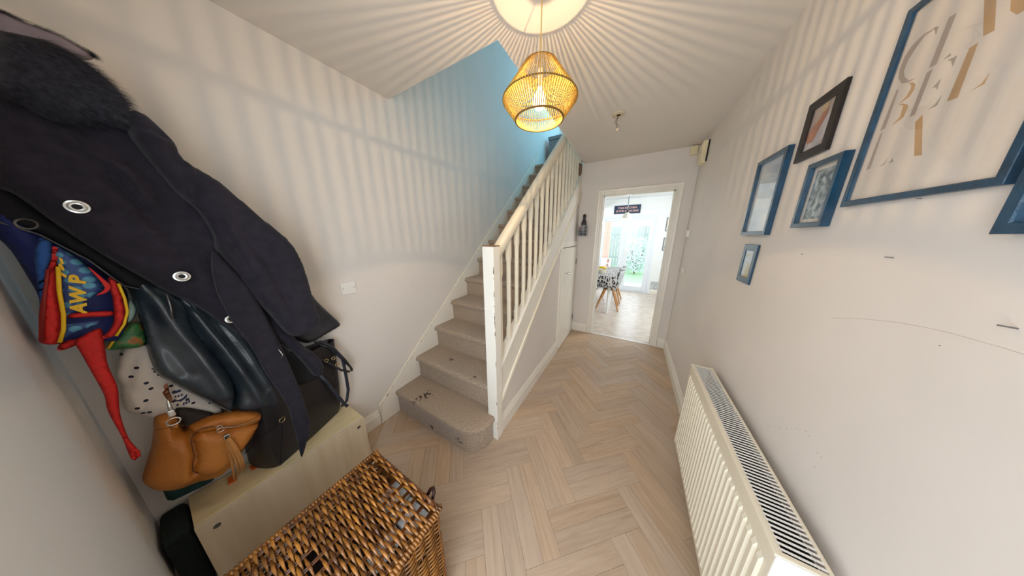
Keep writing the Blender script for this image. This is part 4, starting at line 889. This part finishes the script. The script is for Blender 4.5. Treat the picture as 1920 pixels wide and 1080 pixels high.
puff('webbing', [(-0.156,1.190),(-0.146,1.203),(-0.113,1.219),(-0.120,1.158),(-0.129,1.093),(-0.132,1.011),(-0.148,0.921),(-0.155,0.826),(-0.151,0.770),(-0.155,0.743),(-0.162,0.736),(-0.168,0.750),(-0.164,0.835),(-0.163,0.941),(-0.156,1.002),(-0.156,1.091),(-0.156,1.153)], -1.45, .006, red, st_, W=.005, step=.008)
MB().tube([(-1.444,-0.1612,0.7750),(-1.444,-0.1562,0.7767),(-1.444,-0.1521,0.7650),(-1.444,-0.1548,0.7438),(-1.444,-0.1607,0.7384),(-1.444,-0.1643,0.7522)], .004, 6).build('stitched_end', red, st_, smooth='full')
puff('strap_root', [(-0.174,1.193),(-0.146,1.206),(-0.122,1.214),(-0.130,1.191),(-0.152,1.179),(-0.176,1.169),(-0.184,1.175)], -1.47, .01, red, st_, W=.012)
# small green patterned cloth bag and a pale mint bottle behind it
gb = tag(puff('cloth_pouch', [(-0.123,1.158),(-0.103,1.185),(-0.073,1.206),(-0.053,1.202),(-0.050,1.163),(-0.056,1.127),(-0.073,1.111),(-0.100,1.117),(-0.126,1.128)], -1.525, .03, ramp_print('green_jungle_print', 22, [(.38, '#1e4a2a'), (.52, '#3c7a44'), (.6, '#b0602a'), (.68, '#2c5530')]), None, W=.03), 'green patterned cloth pouch between the backpack and the leather jacket', 'pouch')
MB().tube([(-1.495,-0.1205,1.1376),(-1.495,-0.1080,1.1593),(-1.495,-0.0993,1.1910)], .003, 6).build('yellow_edge', yel, gb, smooth='full')
tag(puff('mint_cap', [(-0.059,1.290),(-0.047,1.283),(-0.046,1.251),(-0.057,1.221),(-0.072,1.202),(-0.078,1.217)], -1.54, .04, mat('pale_mint_cloth', '#a9cfcb', .6, var=.1), None, W=.03), 'pale mint green fabric hat tucked behind the backpack', 'hat')

# polka dot cotton tote
pt = thing('cotton_tote', 'off-white cotton tote bag with small dark dots hanging behind the red strap', 'bag', (-1.55, -.1, 1.2))
puff('tote_body', [(-0.094,1.131),(-0.059,1.146),(-0.043,1.066),(-0.020,0.956),(0.026,0.803),(0.040,0.726),(0.008,0.729),(-0.054,0.794),(-0.093,0.817),(-0.114,0.820),(-0.129,0.849),(-0.146,0.873),(-0.148,0.915),(-0.137,0.975),(-0.137,1.020),(-0.118,1.080)], -1.56, .04, dot_mat(), pt, W=.05, wob=.004, fr=22, folds=[fold([(-0.073,1.110),(-0.105,1.039),(-0.130,0.967)], -.010, .012), fold([(-0.122,0.938),(-0.123,0.879)], .008, .01)])
navp = mat('navy_print', '#1c1f4a', .7)
for q in ([(-0.053,0.908),(-0.045,0.904),(-0.035,0.905),(-0.035,0.897),(-0.047,0.896),(-0.054,0.899)], [(-0.056,0.880),(-0.050,0.865),(-0.038,0.866),(-0.026,0.877),(-0.030,0.863),(-0.044,0.855),(-0.054,0.863)],
          [(-0.052,0.887),(-0.048,0.886),(-0.050,0.878),(-0.053,0.881)], [(-0.046,0.885),(-0.041,0.884),(-0.044,0.876),(-0.047,0.878)], [(-0.039,0.885),(-0.034,0.884),(-0.037,0.876),(-0.040,0.876)],
          [(-0.042,0.846),(-0.038,0.846),(-0.041,0.835),(-0.044,0.837)], [(-0.036,0.846),(-0.032,0.846),(-0.035,0.835),(-0.038,0.837)], [(-0.030,0.847),(-0.026,0.846),(-0.028,0.837),(-0.031,0.838)], [(-0.055,0.851),(-0.050,0.850),(-0.054,0.840),(-0.057,0.843)]):
    MB().extr(q, -1.524, -1.5195).build('emblem', navp, pt)

# tan leather handbag
tan = mat('tan_pebbled_leather', '#c27c34', .45, var=.3, vscale=10, bump=1.0, bscale=170, spec=.5, col2='#a9641f')
tan2 = mat('dark_tan_seam', '#5a2f10', .6)
tb = thing('tan_handbag', 'tan leather handbag with a tassel and silver ring in front of the bench', 'handbag', (-1.5, -.1, .9))
puff('bag_body', [(-0.104,0.824),(-0.063,0.814),(-0.062,0.733),(-0.015,0.740),(0.037,0.723),(0.080,0.705),(0.130,0.657),(0.127,0.627),(0.100,0.567),(0.057,0.514),(0.017,0.469),(-0.007,0.451),(-0.036,0.444),(-0.073,0.463),(-0.091,0.477),(-0.131,0.491),(-0.165,0.528),(-0.179,0.572),(-0.178,0.601),(-0.161,0.649),(-0.136,0.713),(-0.119,0.774)], -1.545, .085, tan, tb, W=.075, wob=.004, fr=18,
  folds=[fold([(-0.027,0.767),(-0.055,0.713),(-0.063,0.639),(-0.082,0.559)], -.018, .008), fold([(-0.070,0.715),(-0.077,0.627),(-0.101,0.542)], .010, .02), fold([(-0.042,0.615),(-0.027,0.523),(0.001,0.520)], -.010, .012)])
puff('bag_opening', [(-0.063,0.831),(-0.044,0.826),(-0.017,0.793),(0.011,0.747),(-0.025,0.739),(-0.054,0.738),(-0.062,0.768)], -1.52, .02, mat('dark_bag_inside', '#2a211d', .8, var=.3), tb, W=.02)
puff('bag_flap', [(-0.053,0.748),(-0.019,0.755),(0.009,0.752),(0.062,0.727),(0.127,0.668),(0.108,0.634),(0.047,0.653),(0.004,0.689),(-0.038,0.712)], -1.50, .045, tan, tb, W=.02)
puff('front_pocket', [(-0.057,0.698),(-0.046,0.714),(-0.027,0.723),(0.023,0.687),(0.109,0.632),(0.092,0.597),(0.049,0.545),(0.005,0.512),(-0.038,0.496),(-0.067,0.516),(-0.083,0.552),(-0.078,0.586),(-0.069,0.604),(-0.061,0.653)], -1.49, .056, tan, tb, W=.04, wob=.003, fr=30)
for q in ([(-1.434,-0.0335,0.7493),(-1.434,0.0043,0.7293),(-1.434,0.0528,0.6921),(-1.434,0.1123,0.6854)], [(-1.462,-0.1084,0.8065),(-1.462,-0.0824,0.7940),(-1.462,-0.0477,0.7689)]):
    MB().tube(q, .0012, 5).build('seam', tan2, tb, smooth='full')
MB().tube([(-1.452,-0.0007,0.7272),(-1.452,-0.0263,0.7407),(-1.452,-0.0453,0.7323),(-1.452,-0.0573,0.7095),(-1.452,-0.0617,0.6709),(-1.452,-0.0643,0.6351),(-1.452,-0.0748,0.6081),(-1.452,-0.0804,0.5753),(-1.452,-0.0649,0.5413),(-1.452,-0.0363,0.5202)], .0016, 5).build('seam', tan2, tb, smooth='full')
MB().tube([(-1.433,0.0112,0.7177),(-1.433,0.0386,0.6945),(-1.433,0.0693,0.6772),(-1.433,0.1054,0.6678)], .0022, 6).build('bag_zip', mat('dull_zip', '#8f8576', .35, .8), tb, smooth='full')
def ring(c, r, t, m, par, nm='metal_ring', ax_=(1, 0, 0), n=20, sq=1.0):
    a = Vector(ax_).normalized(); u = a.orthogonal().normalized(); v = a.cross(u); MB().tube([Vector(c)+u*cos(2*pi*k/n)*r+v*sin(2*pi*k/n)*r*sq for k in range(n)], t, 6, closed=True).build(nm, m, par, smooth='full')
ring([(-1.440,-0.0709,0.8224)][0], .014, .0028, silver, tb, 'strap_ring')
MB().tube([(-1.448,-0.0671,0.8592),(-1.448,-0.0664,0.8828),(-1.448,-0.0649,0.9102)], [.006, .005, .003], 8).build('clip_hook', silver, tb, smooth='full')
c = [(-1.440,-0.0680,0.8566)][0]; MB().box((c[0]-.005, c[1]-.008, c[2]-.012), (c[0]+.006, c[1]+.008, c[2]+.014), .003).build('clip_body', silver, tb)
puff('strap_tab', [(-0.079,0.815),(-0.064,0.808),(-0.067,0.780),(-0.084,0.787)], -1.455, .010, tan, tb, W=.01, sub=1)
puff('shoulder_strap', [(-0.062,0.958),(-0.052,0.965),(-0.056,0.927),(-0.056,0.896),(-0.065,0.882),(-0.067,0.905),(-0.069,0.935),(-0.063,0.940)], -1.475, .010, mat('brown_strap', '#8a5230', .6, var=.3, vscale=40), tb, W=.008, sub=2)
ts_ = [(-1.425,0.0115,0.7106),(-1.425,0.0148,0.6934),(-1.425,0.0184,0.6699)]; ring(ts_[0], .009, .0016, silver, tb, 'zip_ring'); ring([(-1.428,0.0105,0.7239)][0], .007, .0014, silver, tb, 'zip_ring')
c = ts_[2]; MB().box((c[0]-.008, c[1]-.008, c[2]-.009), (c[0]+.008, c[1]+.008, c[2]+.010), .0025).build('tassel_cap', silver, tb); tcap = bpy.data.objects['tassel_cap']
for q in ([(-1.424,0.0144,0.6574),(-1.424,0.0112,0.5996),(-1.424,0.0059,0.5305),(-1.424,-0.0044,0.4501)], [(-1.416,0.0171,0.6622),(-1.416,0.0166,0.5897),(-1.416,0.0163,0.5297),(-1.416,0.0123,0.4724)], [(-1.412,0.0198,0.6645),(-1.412,0.0242,0.6016),(-1.412,0.0250,0.5466),(-1.412,0.0215,0.4763)], [(-1.412,0.0221,0.6622),(-1.412,0.0285,0.6088),(-1.412,0.0308,0.5460),(-1.412,0.0294,0.4854)], [(-1.420,0.0234,0.6562),(-1.420,0.0283,0.6161),(-1.420,0.0296,0.5787),(-1.420,0.0319,0.5147)]):
    MB().tube(q, [.004, .0055, .0055, .004], 6, flat=.45).build('tassel_strand', mat('tan_suede', '#bf8244', .85, var=.2, vscale=60, bump=.5, bscale=300), tcap, smooth='full')
orr = thing('orange_luggage_tag', 'small orange leather tag lying under the tan handbag', 'tag', (-1.5, 0, .36))
MB().extr([(-1.605, -.02), (-1.56, -.025), (-1.555, .0), (-1.60, .005)], BZ+.0006, BZ+.008, 'z').build('tag_body', mat('orange_leather', '#d2601a', .5, var=.2), orr)
MB().extr([(-1.60, .045), (-1.56, .05), (-1.555, .085), (-1.59, .082)], BZ+.0006, BZ+.006, 'z').build('tag_loop', mat('orange_leather', '#d2601a'), orr)

# big black tote standing on the bench
bt = thing('black_tote', 'large black leather tote bag standing on the pale bench', 'handbag', (-1.56, .26, BZ))
btm = mat('black_bag_leather', '#1f1d22', .38, var=.25, vscale=10, bump=.3, bscale=200, spec=.6)
rings = [([(-1.468, .130), (-1.580, .055), (-1.652, .10), (-1.652, .42), (-1.612, .440)], .002), ([(-1.462, .122), (-1.584, .05), (-1.654, .10), (-1.654, .43), (-1.602, .452)], .04), ([(-1.47, .118), (-1.592, .06), (-1.655, .10), (-1.655, .45), (-1.595, .470)], .2), ([(-1.49, .14), (-1.60, .08), (-1.655, .11), (-1.655, .47), (-1.585, .482)], .40), ([(-1.50, .16), (-1.60, .10), (-1.652, .12), (-1.652, .485), (-1.585, .488)], .515)]
V = []; F = []; RN = 40
for poly, h in rings:
    P = smooth_poly(poly, 8, ()); 
    for i in range(RN): 
        a, b = poly[i//8], poly[(i//8+1) % 5]; t = (i % 8)/8; lin_p = (a[0]+(b[0]-a[0])*t, a[1]+(b[1]-a[1])*t); q = P[i]; V.append((min(lin_p[0]*.6+q[0]*.4, 1), lin_p[1]*.6+q[1]*.4, BZ+h))
for x in range(len(V)): V[x] = (max(V[x][0], XL+.0035), V[x][1], V[x][2])
for l in range(len(rings)-1): F += [(l*RN+i, l*RN+(i+1) % RN, (l+1)*RN+(i+1) % RN, (l+1)*RN+i) for i in range(RN)]
F.append(tuple(range(RN)))
k = len(V); cx_ = sum(v[0] for v in V[-RN:])/RN; cy_ = sum(v[1] for v in V[-RN:])/RN
V += [(cx_+(v[0]-cx_)*.9, cy_+(v[1]-cy_)*.94, BZ+.50) for v in V[-RN:]]; F += [((len(rings)-1)*RN+i, (len(rings)-1)*RN+(i+1) % RN, k+(i+1) % RN, k+i) for i in range(RN)]
k2 = len(V); V += [(cx_+(v[0]-cx_)*.8, cy_+(v[1]-cy_)*.9, BZ+.33) for v in V[k:k+RN]]; F += [(k+i, k+(i+1) % RN, k2+(i+1) % RN, k2+i) for i in range(RN)]; F.append(tuple(k2+i for i in range(RN)))
MB().add(V, F).build('bag_body', btm, bt, smooth=True)
for q in ([(-1.555,0.3952,0.9014),(-1.555,0.4190,0.8971),(-1.555,0.4725,0.8281),(-1.555,0.5188,0.7119),(-1.555,0.5428,0.6334),(-1.555,0.5255,0.6236),(-1.555,0.4863,0.6600),(-1.555,0.4375,0.7356),(-1.555,0.3995,0.7867)], [(-1.575,0.4209,0.8697),(-1.575,0.4609,0.8283),(-1.575,0.5060,0.7285),(-1.575,0.5436,0.6425),(-1.575,0.5479,0.6109)]):
    MB().tube(q, .0065, 8).build('bag_handle', mat('black_handle', '#2a2a30', .3, var=.2), bt, smooth='full')
for q in ([(-1.570,0.4804,0.8087),(-1.570,0.5098,0.7279),(-1.570,0.5091,0.6164),(-1.570,0.5043,0.4950),(-1.570,0.4821,0.4179),(-1.570,0.4488,0.4020)], [(-1.550,0.3768,0.6966),(-1.550,0.4021,0.6350),(-1.550,0.4322,0.5233),(-1.550,0.4614,0.4179),(-1.550,0.4751,0.3896)]):
    MB().tube(q, .010, 6, flat=.3, up=(1, 0, 0)).build('bag_strap', mat('dark_navy_strap', '#2b303c', .4, var=.2), bt, smooth='full')
for c in [(-1.545,0.4237,0.7689),(-1.545,0.4578,0.7646),(-1.545,0.4684,0.7131)]: ring(c, .009, .0022, brass, bt, 'metal_ring')
ring([(-1.452,0.1791,0.5975)][0], .012, .0025, brass, bt, 'metal_ring', (1, .4, 0))
for q in ([(-1.455,0.0448,0.5274),(-1.455,0.1024,0.5617),(-1.455,0.1720,0.5860)], [(-1.450,0.1746,0.5761),(-1.450,0.1542,0.4778),(-1.450,0.1302,0.3714)]):
    MB().tube(q, .002, 5).build('piping', wool2, bt, smooth='full')
# dark teal carrier behind the tan handbag
tc_ = thing('teal_bag', 'dark teal cloth bag slumped on the floor behind the bench end', 'bag', (-1.58, -.17, .1))  # also holds an added dark block that darkens the gap beside the bench
puff('bag_body', [(-0.160,0.509),(-0.114,0.495),(-0.046,0.425),(-0.060,0.393),(-0.146,0.406),(-0.163,0.412),(-0.163,0.452)], -1.60, .04, mat('dark_teal_cloth', '#0c3a38', .8, var=.3, vscale=20), tc_, W=.03)

MB().box((-1.645, -.200, .002), (-1.455, -.134, .34), .018).build('gap_darkener', mat('gap_dark_teal', '#08191a', .9, var=.4, vscale=14, bump=.4, bscale=40), tc_)  # added dark block that darkens the gap beside the bench
# ------------------------------------------------------------------ kitchen beyond the doorway
oakleg = mat('oak_leg', '#c98f55', .5, var=.2, vscale=12, stretch=(6, 6, 1))
shell = mat('pale_grey_shell', '#a7a9a8', .5, var=.03)
tbl = thing('dining_table', 'white dining table seen through the kitchen doorway', 'table', (-.7, 5.0, 0))
TX0, TX1, TY0, TY1 = -1.25, -.215, 4.31, 5.75
MB().box((TX0, TY0, .715), (TX1, TY1, .745), .004).build('tabletop', white_pl, tbl)
for x in (TX0+.10, TX1-.10):
    for y in (TY0+.05, TY1-.05):
        MB().tube([(x, y, .001), (x, y, .715)], [.018, .030], 4).build('leg', white_pl, tbl)
def cloth_mat():
    m = mat('branch_print_cloth', '#b9b9bf', .8, var=.05); nt = m.node_tree; b = nt.nodes['Principled BSDF']
    t = nt.nodes.new('ShaderNodeTexCoord'); v = nt.nodes.new('ShaderNodeTexVoronoi'); v.feature = 'DISTANCE_TO_EDGE'; v.inputs['Scale'].default_value = 22; v.inputs['Randomness'].default_value = 1
    mp = nt.nodes.new('ShaderNodeMapping'); mp.inputs['Scale'].default_value = (1.3, 1.3, .55); mp.inputs['Rotation'].default_value = (0, .3, .4); nt.links.new(t.outputs['Object'], mp.inputs[0]); nt.links.new(mp.outputs[0], v.inputs['Vector'])
    r = nt.nodes.new('ShaderNodeValToRGB'); e = r.color_ramp.elements; e[0].position = .09; e[0].color = lin('#d9d5d2'); e[1].position = .13; e[1].color = lin('#2f2d36'); nt.links.new(v.outputs['Distance'], r.inputs[0]); nt.links.new(r.outputs[0], b.inputs['Base Color']); return m
tcl = cloth_mat()
V = []; F = []; per_ = []
def perimeter(o, n=36):
    x0, x1, y0, y1 = TX0-o, TX1+o, TY0-o, TY1+o; P = []
    for i in range(n): P.append((x0+(x1-x0)*i/n, y0))
    for i in range(n): P.append((x1, y0+(y1-y0)*i/n))
    for i in range(n): P.append((x1-(x1-x0)*i/n, y1))
    for i in range(n): P.append((x0, y1-(y1-y0)*i/n))
    return P
lv = [(.004, .748), (.006, .742), (.010, .66), (.012, .60), (.014, .535)]
for li, (o, z) in enumerate(lv):
    P = perimeter(o)
    for i, (x, y) in enumerate(P):
        w = .010*(li/4)*sin(i*.9)+.006*(li/4)*sin(i*.37+1); cx0 = (TX0+TX1)/2; cy0 = (TY0+TY1)/2; dx, dy = x-cx0, y-cy0; n_ = (1 if abs(dx)/(TX1-TX0) > abs(dy)/(TY1-TY0) else 0)
        corner = .03*(li/4)*max(0, 1-min(abs(i % 36), 36-(i % 36))/3)
        V.append((x+(w*np.sign(dx) if n_ else 0)+corner*np.sign(dx)*.4, y+(0 if n_ else w*np.sign(dy))+corner*np.sign(dy)*.4, z-corner*2.0))
n_ = 144
for l in range(4): F += [(l*n_+i, l*n_+(i+1) % n_, (l+1)*n_+(i+1) % n_, (l+1)*n_+i) for i in range(n_)]
F.append(tuple(range(n_)))
tco = MB().add(V, F).build('tablecloth', tcl, None, smooth=True); tag(tco, 'grey and white branch patterned cloth over the kitchen table', 'tablecloth')
sm_ = tco.modifiers.new('thickness', 'SOLIDIFY'); sm_.thickness = .002; sm_.offset = 1
def chair(loc, rz, label):
    t = thing('dining_chair', label, 'chair', loc, 'grey shell chairs at the kitchen table')
    L = Vector(loc); R_ = Matrix.Rotation(rz, 3, 'Z')
    def xf(p): return tuple(R_ @ Vector(p)+L)
    def place(mb): mb.v = [xf(p) for p in mb.v]; return mb
    # shell: seat and back in one moulding (local: +x is the back side)
    V = []; F = []; prof = [(-.22, .425, .20), (-.20, .445, .215), (-.10, .445, .23), (.02, .44, .23), (.12, .445, .225), (.17, .48, .225), (.205, .56, .23), (.225, .66, .225), (.245, .76, .20), (.255, .82, .16)]
    m_ = 13
    for x, z, w in prof:
        for k in range(m_):
            u = -1+2*k/(m_-1); lift = (.10 if .0 < x < .21 else .045)*abs(u)**3; fw = -.08*abs(u)**2.5 if z > .5 else 0
            V.append((x+fw, u*w, z+(lift if z < .6 else 0)))
    for i in range(len(prof)-1): F += [(i*m_+k, i*m_+k+1, (i+1)*m_+k+1, (i+1)*m_+k) for k in range(m_-1)]
    o = place(MB().add(V, F)).build('seat_shell', shell, t, smooth='full'); md = o.modifiers.new('thick', 'SOLIDIFY'); md.thickness = .008
    place(MB().box((-.11, -.09, .40), (.11, .09, .42), .004)).build('seat_plate', oakleg, t)
    for sx in (-1, 1):
        for sy in (-1, 1): place(MB().tube([(sx*.08, sy*.08, .412), (sx*.21, sy*.21, .001)], [.021, .013], 8)).build('leg', oakleg, t, smooth=True)
chair((-.345, 4.745, 0), 0.05, 'nearer grey shell chair with splayed oak legs at the kitchen table')
chair((-.33, 5.33, 0), -.03, 'farther grey shell chair behind the first at the kitchen table')
bw = thing('fruit_bowl', 'white bowl of yellow bananas on the kitchen table', 'bowl', (-.50, 4.62, .75))
MB().lathe([(0, 0), (.05, 0), (.085, .05), (.095, .085), (.09, .085), (.08, .05), (.045, .008), (0, .008)], (-.50, 4.62, .7505), 28).build('bowl_body', mat('cream_ceramic', '#e6e0c8', .3), bw, smooth=True)
ban = mat('banana_skin', '#e8c22a', .5, var=.15, vscale=20)
for i, (dy, dz, s) in enumerate(((-.036, .112, .8), (.0, .118, .8), (.036, .112, .8))):
    pts = [(-.50+s*.09*cos(a), 4.62+dy, .7505+dz-.03+s*.055*sin(a)) for a in [radians(v) for v in range(20, 161, 20)]]
    tag(MB().tube(pts, [.006, .014, .017, .018, .018, .017, .013, .005], 8).build('banana', ban, None, smooth='full'), ['yellow banana at the near side of the fruit bowl', 'yellow banana on top in the fruit bowl', 'yellow banana at the far side of the fruit bowl'][i], 'banana', 'bananas in the bowl')
kl = thing('kitchen_pendant', 'small white dome pendant lamp hanging in the kitchen', 'lamp', (-.185, 5.0, ZK))
MB().tube([(-.185, 5, ZK), (-.185, 5, 1.98)], .009, 8).build('flex', mat('grey_flex', '#8e979c', .5), kl)
MB().lathe([(0, 2.0), (.016, 2.0), (.018, 1.95), (.03, 1.945)], (-.185, 5, 0), 16).build('lamp_holder', black_pl, kl, smooth=True)
MB().lathe([(.02, 1.95), (.045, 1.94), (.075, 1.89), (.086, 1.83), (.082, 1.83), (.072, 1.885), (.04, 1.93), (.018, 1.94)], (-.185, 5, 0), 28).build('shade', mat('white_enamel', '#dedbd0', .4), kl, smooth=True)
MB().lathe([(0, 1.90), (.02, 1.885), (.028, 1.86), (.018, 1.84), (0, 1.835)], (-.185, 5, 0), 16).build('bulb', mat('kitchen_bulb', '#fff2cc', .4, emit='#ffe2a0', estr=5), kl, smooth=True)
bpy.data.objects['kitchen_lamp_light'].location = (-.185, 5, 1.80)
# sign over the garden doors
sg = thing('kitchen_sign', 'dark blue sign with pink capitals over the garden doors', 'sign', (-.25, YK, 2.05))
MB().box((-.552, YK-.016, 2.055), (.05, YK-.001, 2.262), .002).build('sign_board', mat('sign_navy', '#24364e', .5, var=.1), sg)
pink = mat('pink_letters', '#f3c0b6', .5)
for s, z in (('THIS KITCHEN', 2.195), ('IS FOR DANCING', 2.118)):
    me = textmesh(s, .066, .001, bold=.0008); me.transform(Matrix.Translation((-.25, YK-.017, z)) @ Matrix.Rotation(pi/2, 4, 'X')); link('lettering', me, pink, sg)
for i, (z0, z1, y) in enumerate(((1.60, 1.92, 0), (1.135, 1.45, 0))):
    t = thing('picture_frame', ['upper small framed print on the kitchen wall', 'lower small framed print of a dark round shape on the kitchen wall'][i], 'picture', (.74, YK, z0))
    x0, x1 = .63, .86; f = MB()
    for a, b in (((x0, z0), (x1, z0+.014)), ((x0, z1-.014), (x1, z1)), ((x0, z0+.014), (x0+.014, z1-.014)), ((x1-.014, z0+.014), (x1, z1-.014))): f.box((a[0], YK-.018, a[1]), (b[0], YK-.001, b[1]))
    f.build('frame_moulding', mat('grey_frame', '#5d5f66', .5), t); MB().box((x0+.01, YK-.008, z0+.01), (x1-.01, YK-.0015, z1-.01)).build('print', paper if i == 0 else mat('pale_print', '#c9cdcb', .6, var=.1), t)
    if i: MB().lathe([(0, -.001), (.04, -.001), (.04, .0)], (.70, YK-.008, z0+.08), 24, 'y').build('print_disc', black_pl, t)
    else: MB().box((x0+.05, YK-.0092, z0+.05), (x1-.05, YK-.008, z0+.10)).build('print_block', mat('dusty_pink', '#c9a0a0', .6), t)
structure('trim_7', MB().box((.50, YK-.006, .121), (.76, YK-.0005, .33)), ramp_print('grey_speckle_paper', 70, [(.4, '#8f9496'), (.5, '#bfc2c2'), (.6, '#dcdcda')], kind='noise'), 'grey patterned wallpaper patch low on the kitchen wall')
# french doors
fr = MB(); fr.box((FX0, YK+.0, 0), (FX0+.06, YK+.08, FZ)); fr.box((FX1-.06, YK+.0, 0), (FX1, YK+.08, FZ)); fr.box((FX0+.06, YK, FZ-.07), (FX1-.06, YK+.08, FZ)); fr.box((FX0+.06, YK, 0), (FX1-.06, YK+.08, .03))
structure('window_1', fr, upv, 'white plastic outer frame of the garden doors')
for i, (x0, x1) in enumerate(((FX0+.062, -.230), (-.226, FX1-.062))):
    a = MB(); z0, z1 = .032, FZ-.072; w = .105
    a.box((x0, YK-.012, z0), (x0+w, YK+.05, z1), .004); a.box((x1-w+.005, YK-.012, z0), (x1, YK+.05, z1), .004); a.box((x0+w, YK-.012, z0), (x1-w+.005, YK+.05, z0+.13), .004); a.box((x0+w, YK-.012, z1-.075), (x1-w+.005, YK+.05, z1), .004)
    lf = structure('door_%d' % (i+2), a, upv, ['left white glazed garden door', 'right white glazed garden door'][i])
    MB().box((x0+w-.005, YK+.015, z0+.125), (x1-w+.01, YK+.019, z1-.07)).build('pane', glass, lf)
    if i: MB().box((x0+.03, YK-.022, .97), (x0+.06, YK-.013, 1.17), .003).tube([(x0+.045, YK-.022, 1.06), (x0+.045, YK-.055, 1.06), (x0+.16, YK-.055, 1.065)], .009, 8).build('handle', white_pl, lf)
# ------------------------------------------------------------------ garden
gm = ramp_print('lawn_green', 14, [(.35, '#8cba82'), (.55, '#a3cb98'), (.7, '#bcdcae')])
structure('ground', MB().box((-8, YK+.2, -.25), (8, 16, -.13)), gm, 'green lawn outside the garden doors')
structure('patio', MB().box((-4, YK+.2, -.13), (4, 8.0, -.06)), mat('pale_patio_paving', '#dcd7cf', .8, var=.1, vscale=3), 'pale paved patio just outside the glazed doors')
fence = thing('garden_fence', 'blue-green board fence across the garden', 'fence', (-1, 13.0, -.13))
fm_ = mat('blue_green_fence', '#bcc4c2', .8, var=.2, vscale=5, stretch=(8, 8, .6))
fb_ = MB().box((-.066, 0, 0), (.066, .02, 2.1)).mesh('board'); fb_.materials.append(fm_)
for k in range(46): link('board', fb_, None, fence, (-5+k*.14, 13.0+.008*(k % 2), -.13+.02*random.random()))
MB().box((-5.1, 13.03, .3), (1.6, 13.08, .4)).box((-5.1, 13.03, 1.5), (1.6, 13.08, 1.6)).build('fence_rail', fm_, fence)
pr = thing('brick_pier', 'orange-red brick pier standing left in the garden', 'pier', (-1.05, 10.5, -.13))
pr_c = mat('mortar', '#d8cfc4', .9); MB().box((-1.19, 10.40, -.13), (-.93, 10.62, 2.9)).build('pier_core', pr_c, pr)
brm = mat('salmon_brick', '#ecbfae', .8, var=.25, vscale=20)
bmh = MB().box((-.066, -.005, -.031), (.066, .02, .031), .003).mesh('brick'); bmh.materials.append(brm)
for r_ in range(40):
    for c_ in range(2): link('brick', bmh, None, pr, (-1.126+c_*.137, 10.385, -.09+r_*.074))
stp = thing('garden_steps', 'white stone garden steps with small pots beyond the left door', 'steps', (-1.2, 9.3, -.13))
wst = mat('white_stone', '#ece9e4', .7, var=.1)
for k in range(4): MB().box((-1.40, 9.0+k*.32, -.13), (-.78, 9.0+k*.32+.33, .05+k*.16), .01).build('step', wst, stp)
for i, (x, y, z) in enumerate(((-.86, 9.14, .05), (-.86, 9.48, .21), (-.87, 9.80, .37))):
    t = thing('flower_pot', ['small pot on the lowest garden step', 'small pot on the second garden step', 'small pot on the third garden step'][i], 'pot', (x, y, z), 'pots on the garden steps')
    MB().lathe([(0, 0), (.045, 0), (.06, .09), (.066, .09), (.066, .11), (.055, .11), (.05, .09), (0, .09)], (x, y, z+.0005), 14).build('pot_body', mat('terracotta_pink', '#c98d80', .8), t, smooth=True)
    b_ = MB()
    for q in range(26):
        a = random.uniform(0, 2*pi); l = random.uniform(.05, .12); p = Vector((x, y, z+.09)); d = Vector((cos(a)*.6, sin(a)*.6, 1)).normalized(); s_ = d.cross(Vector((0, 0, 1))).normalized()*.012
        b_.add([p[:], (p+d*l*.6+s_)[:], (p+d*l)[:], (p+d*l*.6-s_)[:]], [(0, 1, 2, 3)])
    b_.build('foliage', mat('soft_leaf', '#6f9f62', .7, var=.3, vscale=20), t)
def bush(name, label, c, r, h, n, m, seed):
    rn = random.Random(seed); t = thing(name, label, 'shrub', c); st = MB(); lf = MB()
    for q in range(7): 
        a = rn.uniform(0, 6.28); st.tube([c, (c[0]+cos(a)*r*.5, c[1]+sin(a)*r*.5, c[2]+h*.8)], [.02, .006], 5)
    st.build('stem', mat('shrub_stem', '#6b5a48', .8), t)
    for q in range(n):
        a = rn.uniform(0, 6.28); u = rn.random()**.5*r; z = rn.uniform(.08, 1)*h; sc = sqrt(max(.05, 1-(2*z/h-1)**2*.7)); p = Vector((c[0]+cos(a)*u*sc, c[1]+sin(a)*u*sc, c[2]+z))
        d = Vector((rn.uniform(-1, 1), rn.uniform(-1, 1), rn.uniform(-.3, 1))).normalized(); s_ = d.orthogonal().normalized()*rn.uniform(.02, .04); l = rn.uniform(.06, .11)
        lf.add([p[:], (p+d*l*.5+s_)[:], (p+d*l)[:], (p+d*l*.5-s_)[:]], [(0, 1, 2, 3)])
    o = lf.build('leaves', m, t); o['kind'] = 'stuff'
bush('flowering_shrub', 'pale flowering shrub behind the right glazed door', (.16, 10.6, -.13), .62, 1.5, 1500, ramp_print('pale_blossom_leaf', 9, [(.4, '#a9c6b2'), (.52, '#c7d4d6'), (.62, '#f0f0f2')]), 3)
bush('leafy_shrub', 'green leafy shrub at the left edge of the garden view', (-2.9, 10.9, -.13), .7, 2.4, 1500, mat('garden_leaf', '#a3c8a0', .7, var=.4, vscale=12), 5)
bush('tall_shrub', 'tall grey-green shrub against the fence on the right', (1.75, 12.0, -.13), .9, 2.6, 2200, mat('garden_leaf_grey', '#b3cfc8', .7, var=.4, vscale=9), 8)
light('sun_through_cloud', 'SUN', (0, 9, 6), 1.2, (1, .98, .95)).rotation_euler = (radians(-38), radians(12), 0)
bpy.data.objects['sun_through_cloud'].data.angle = .3
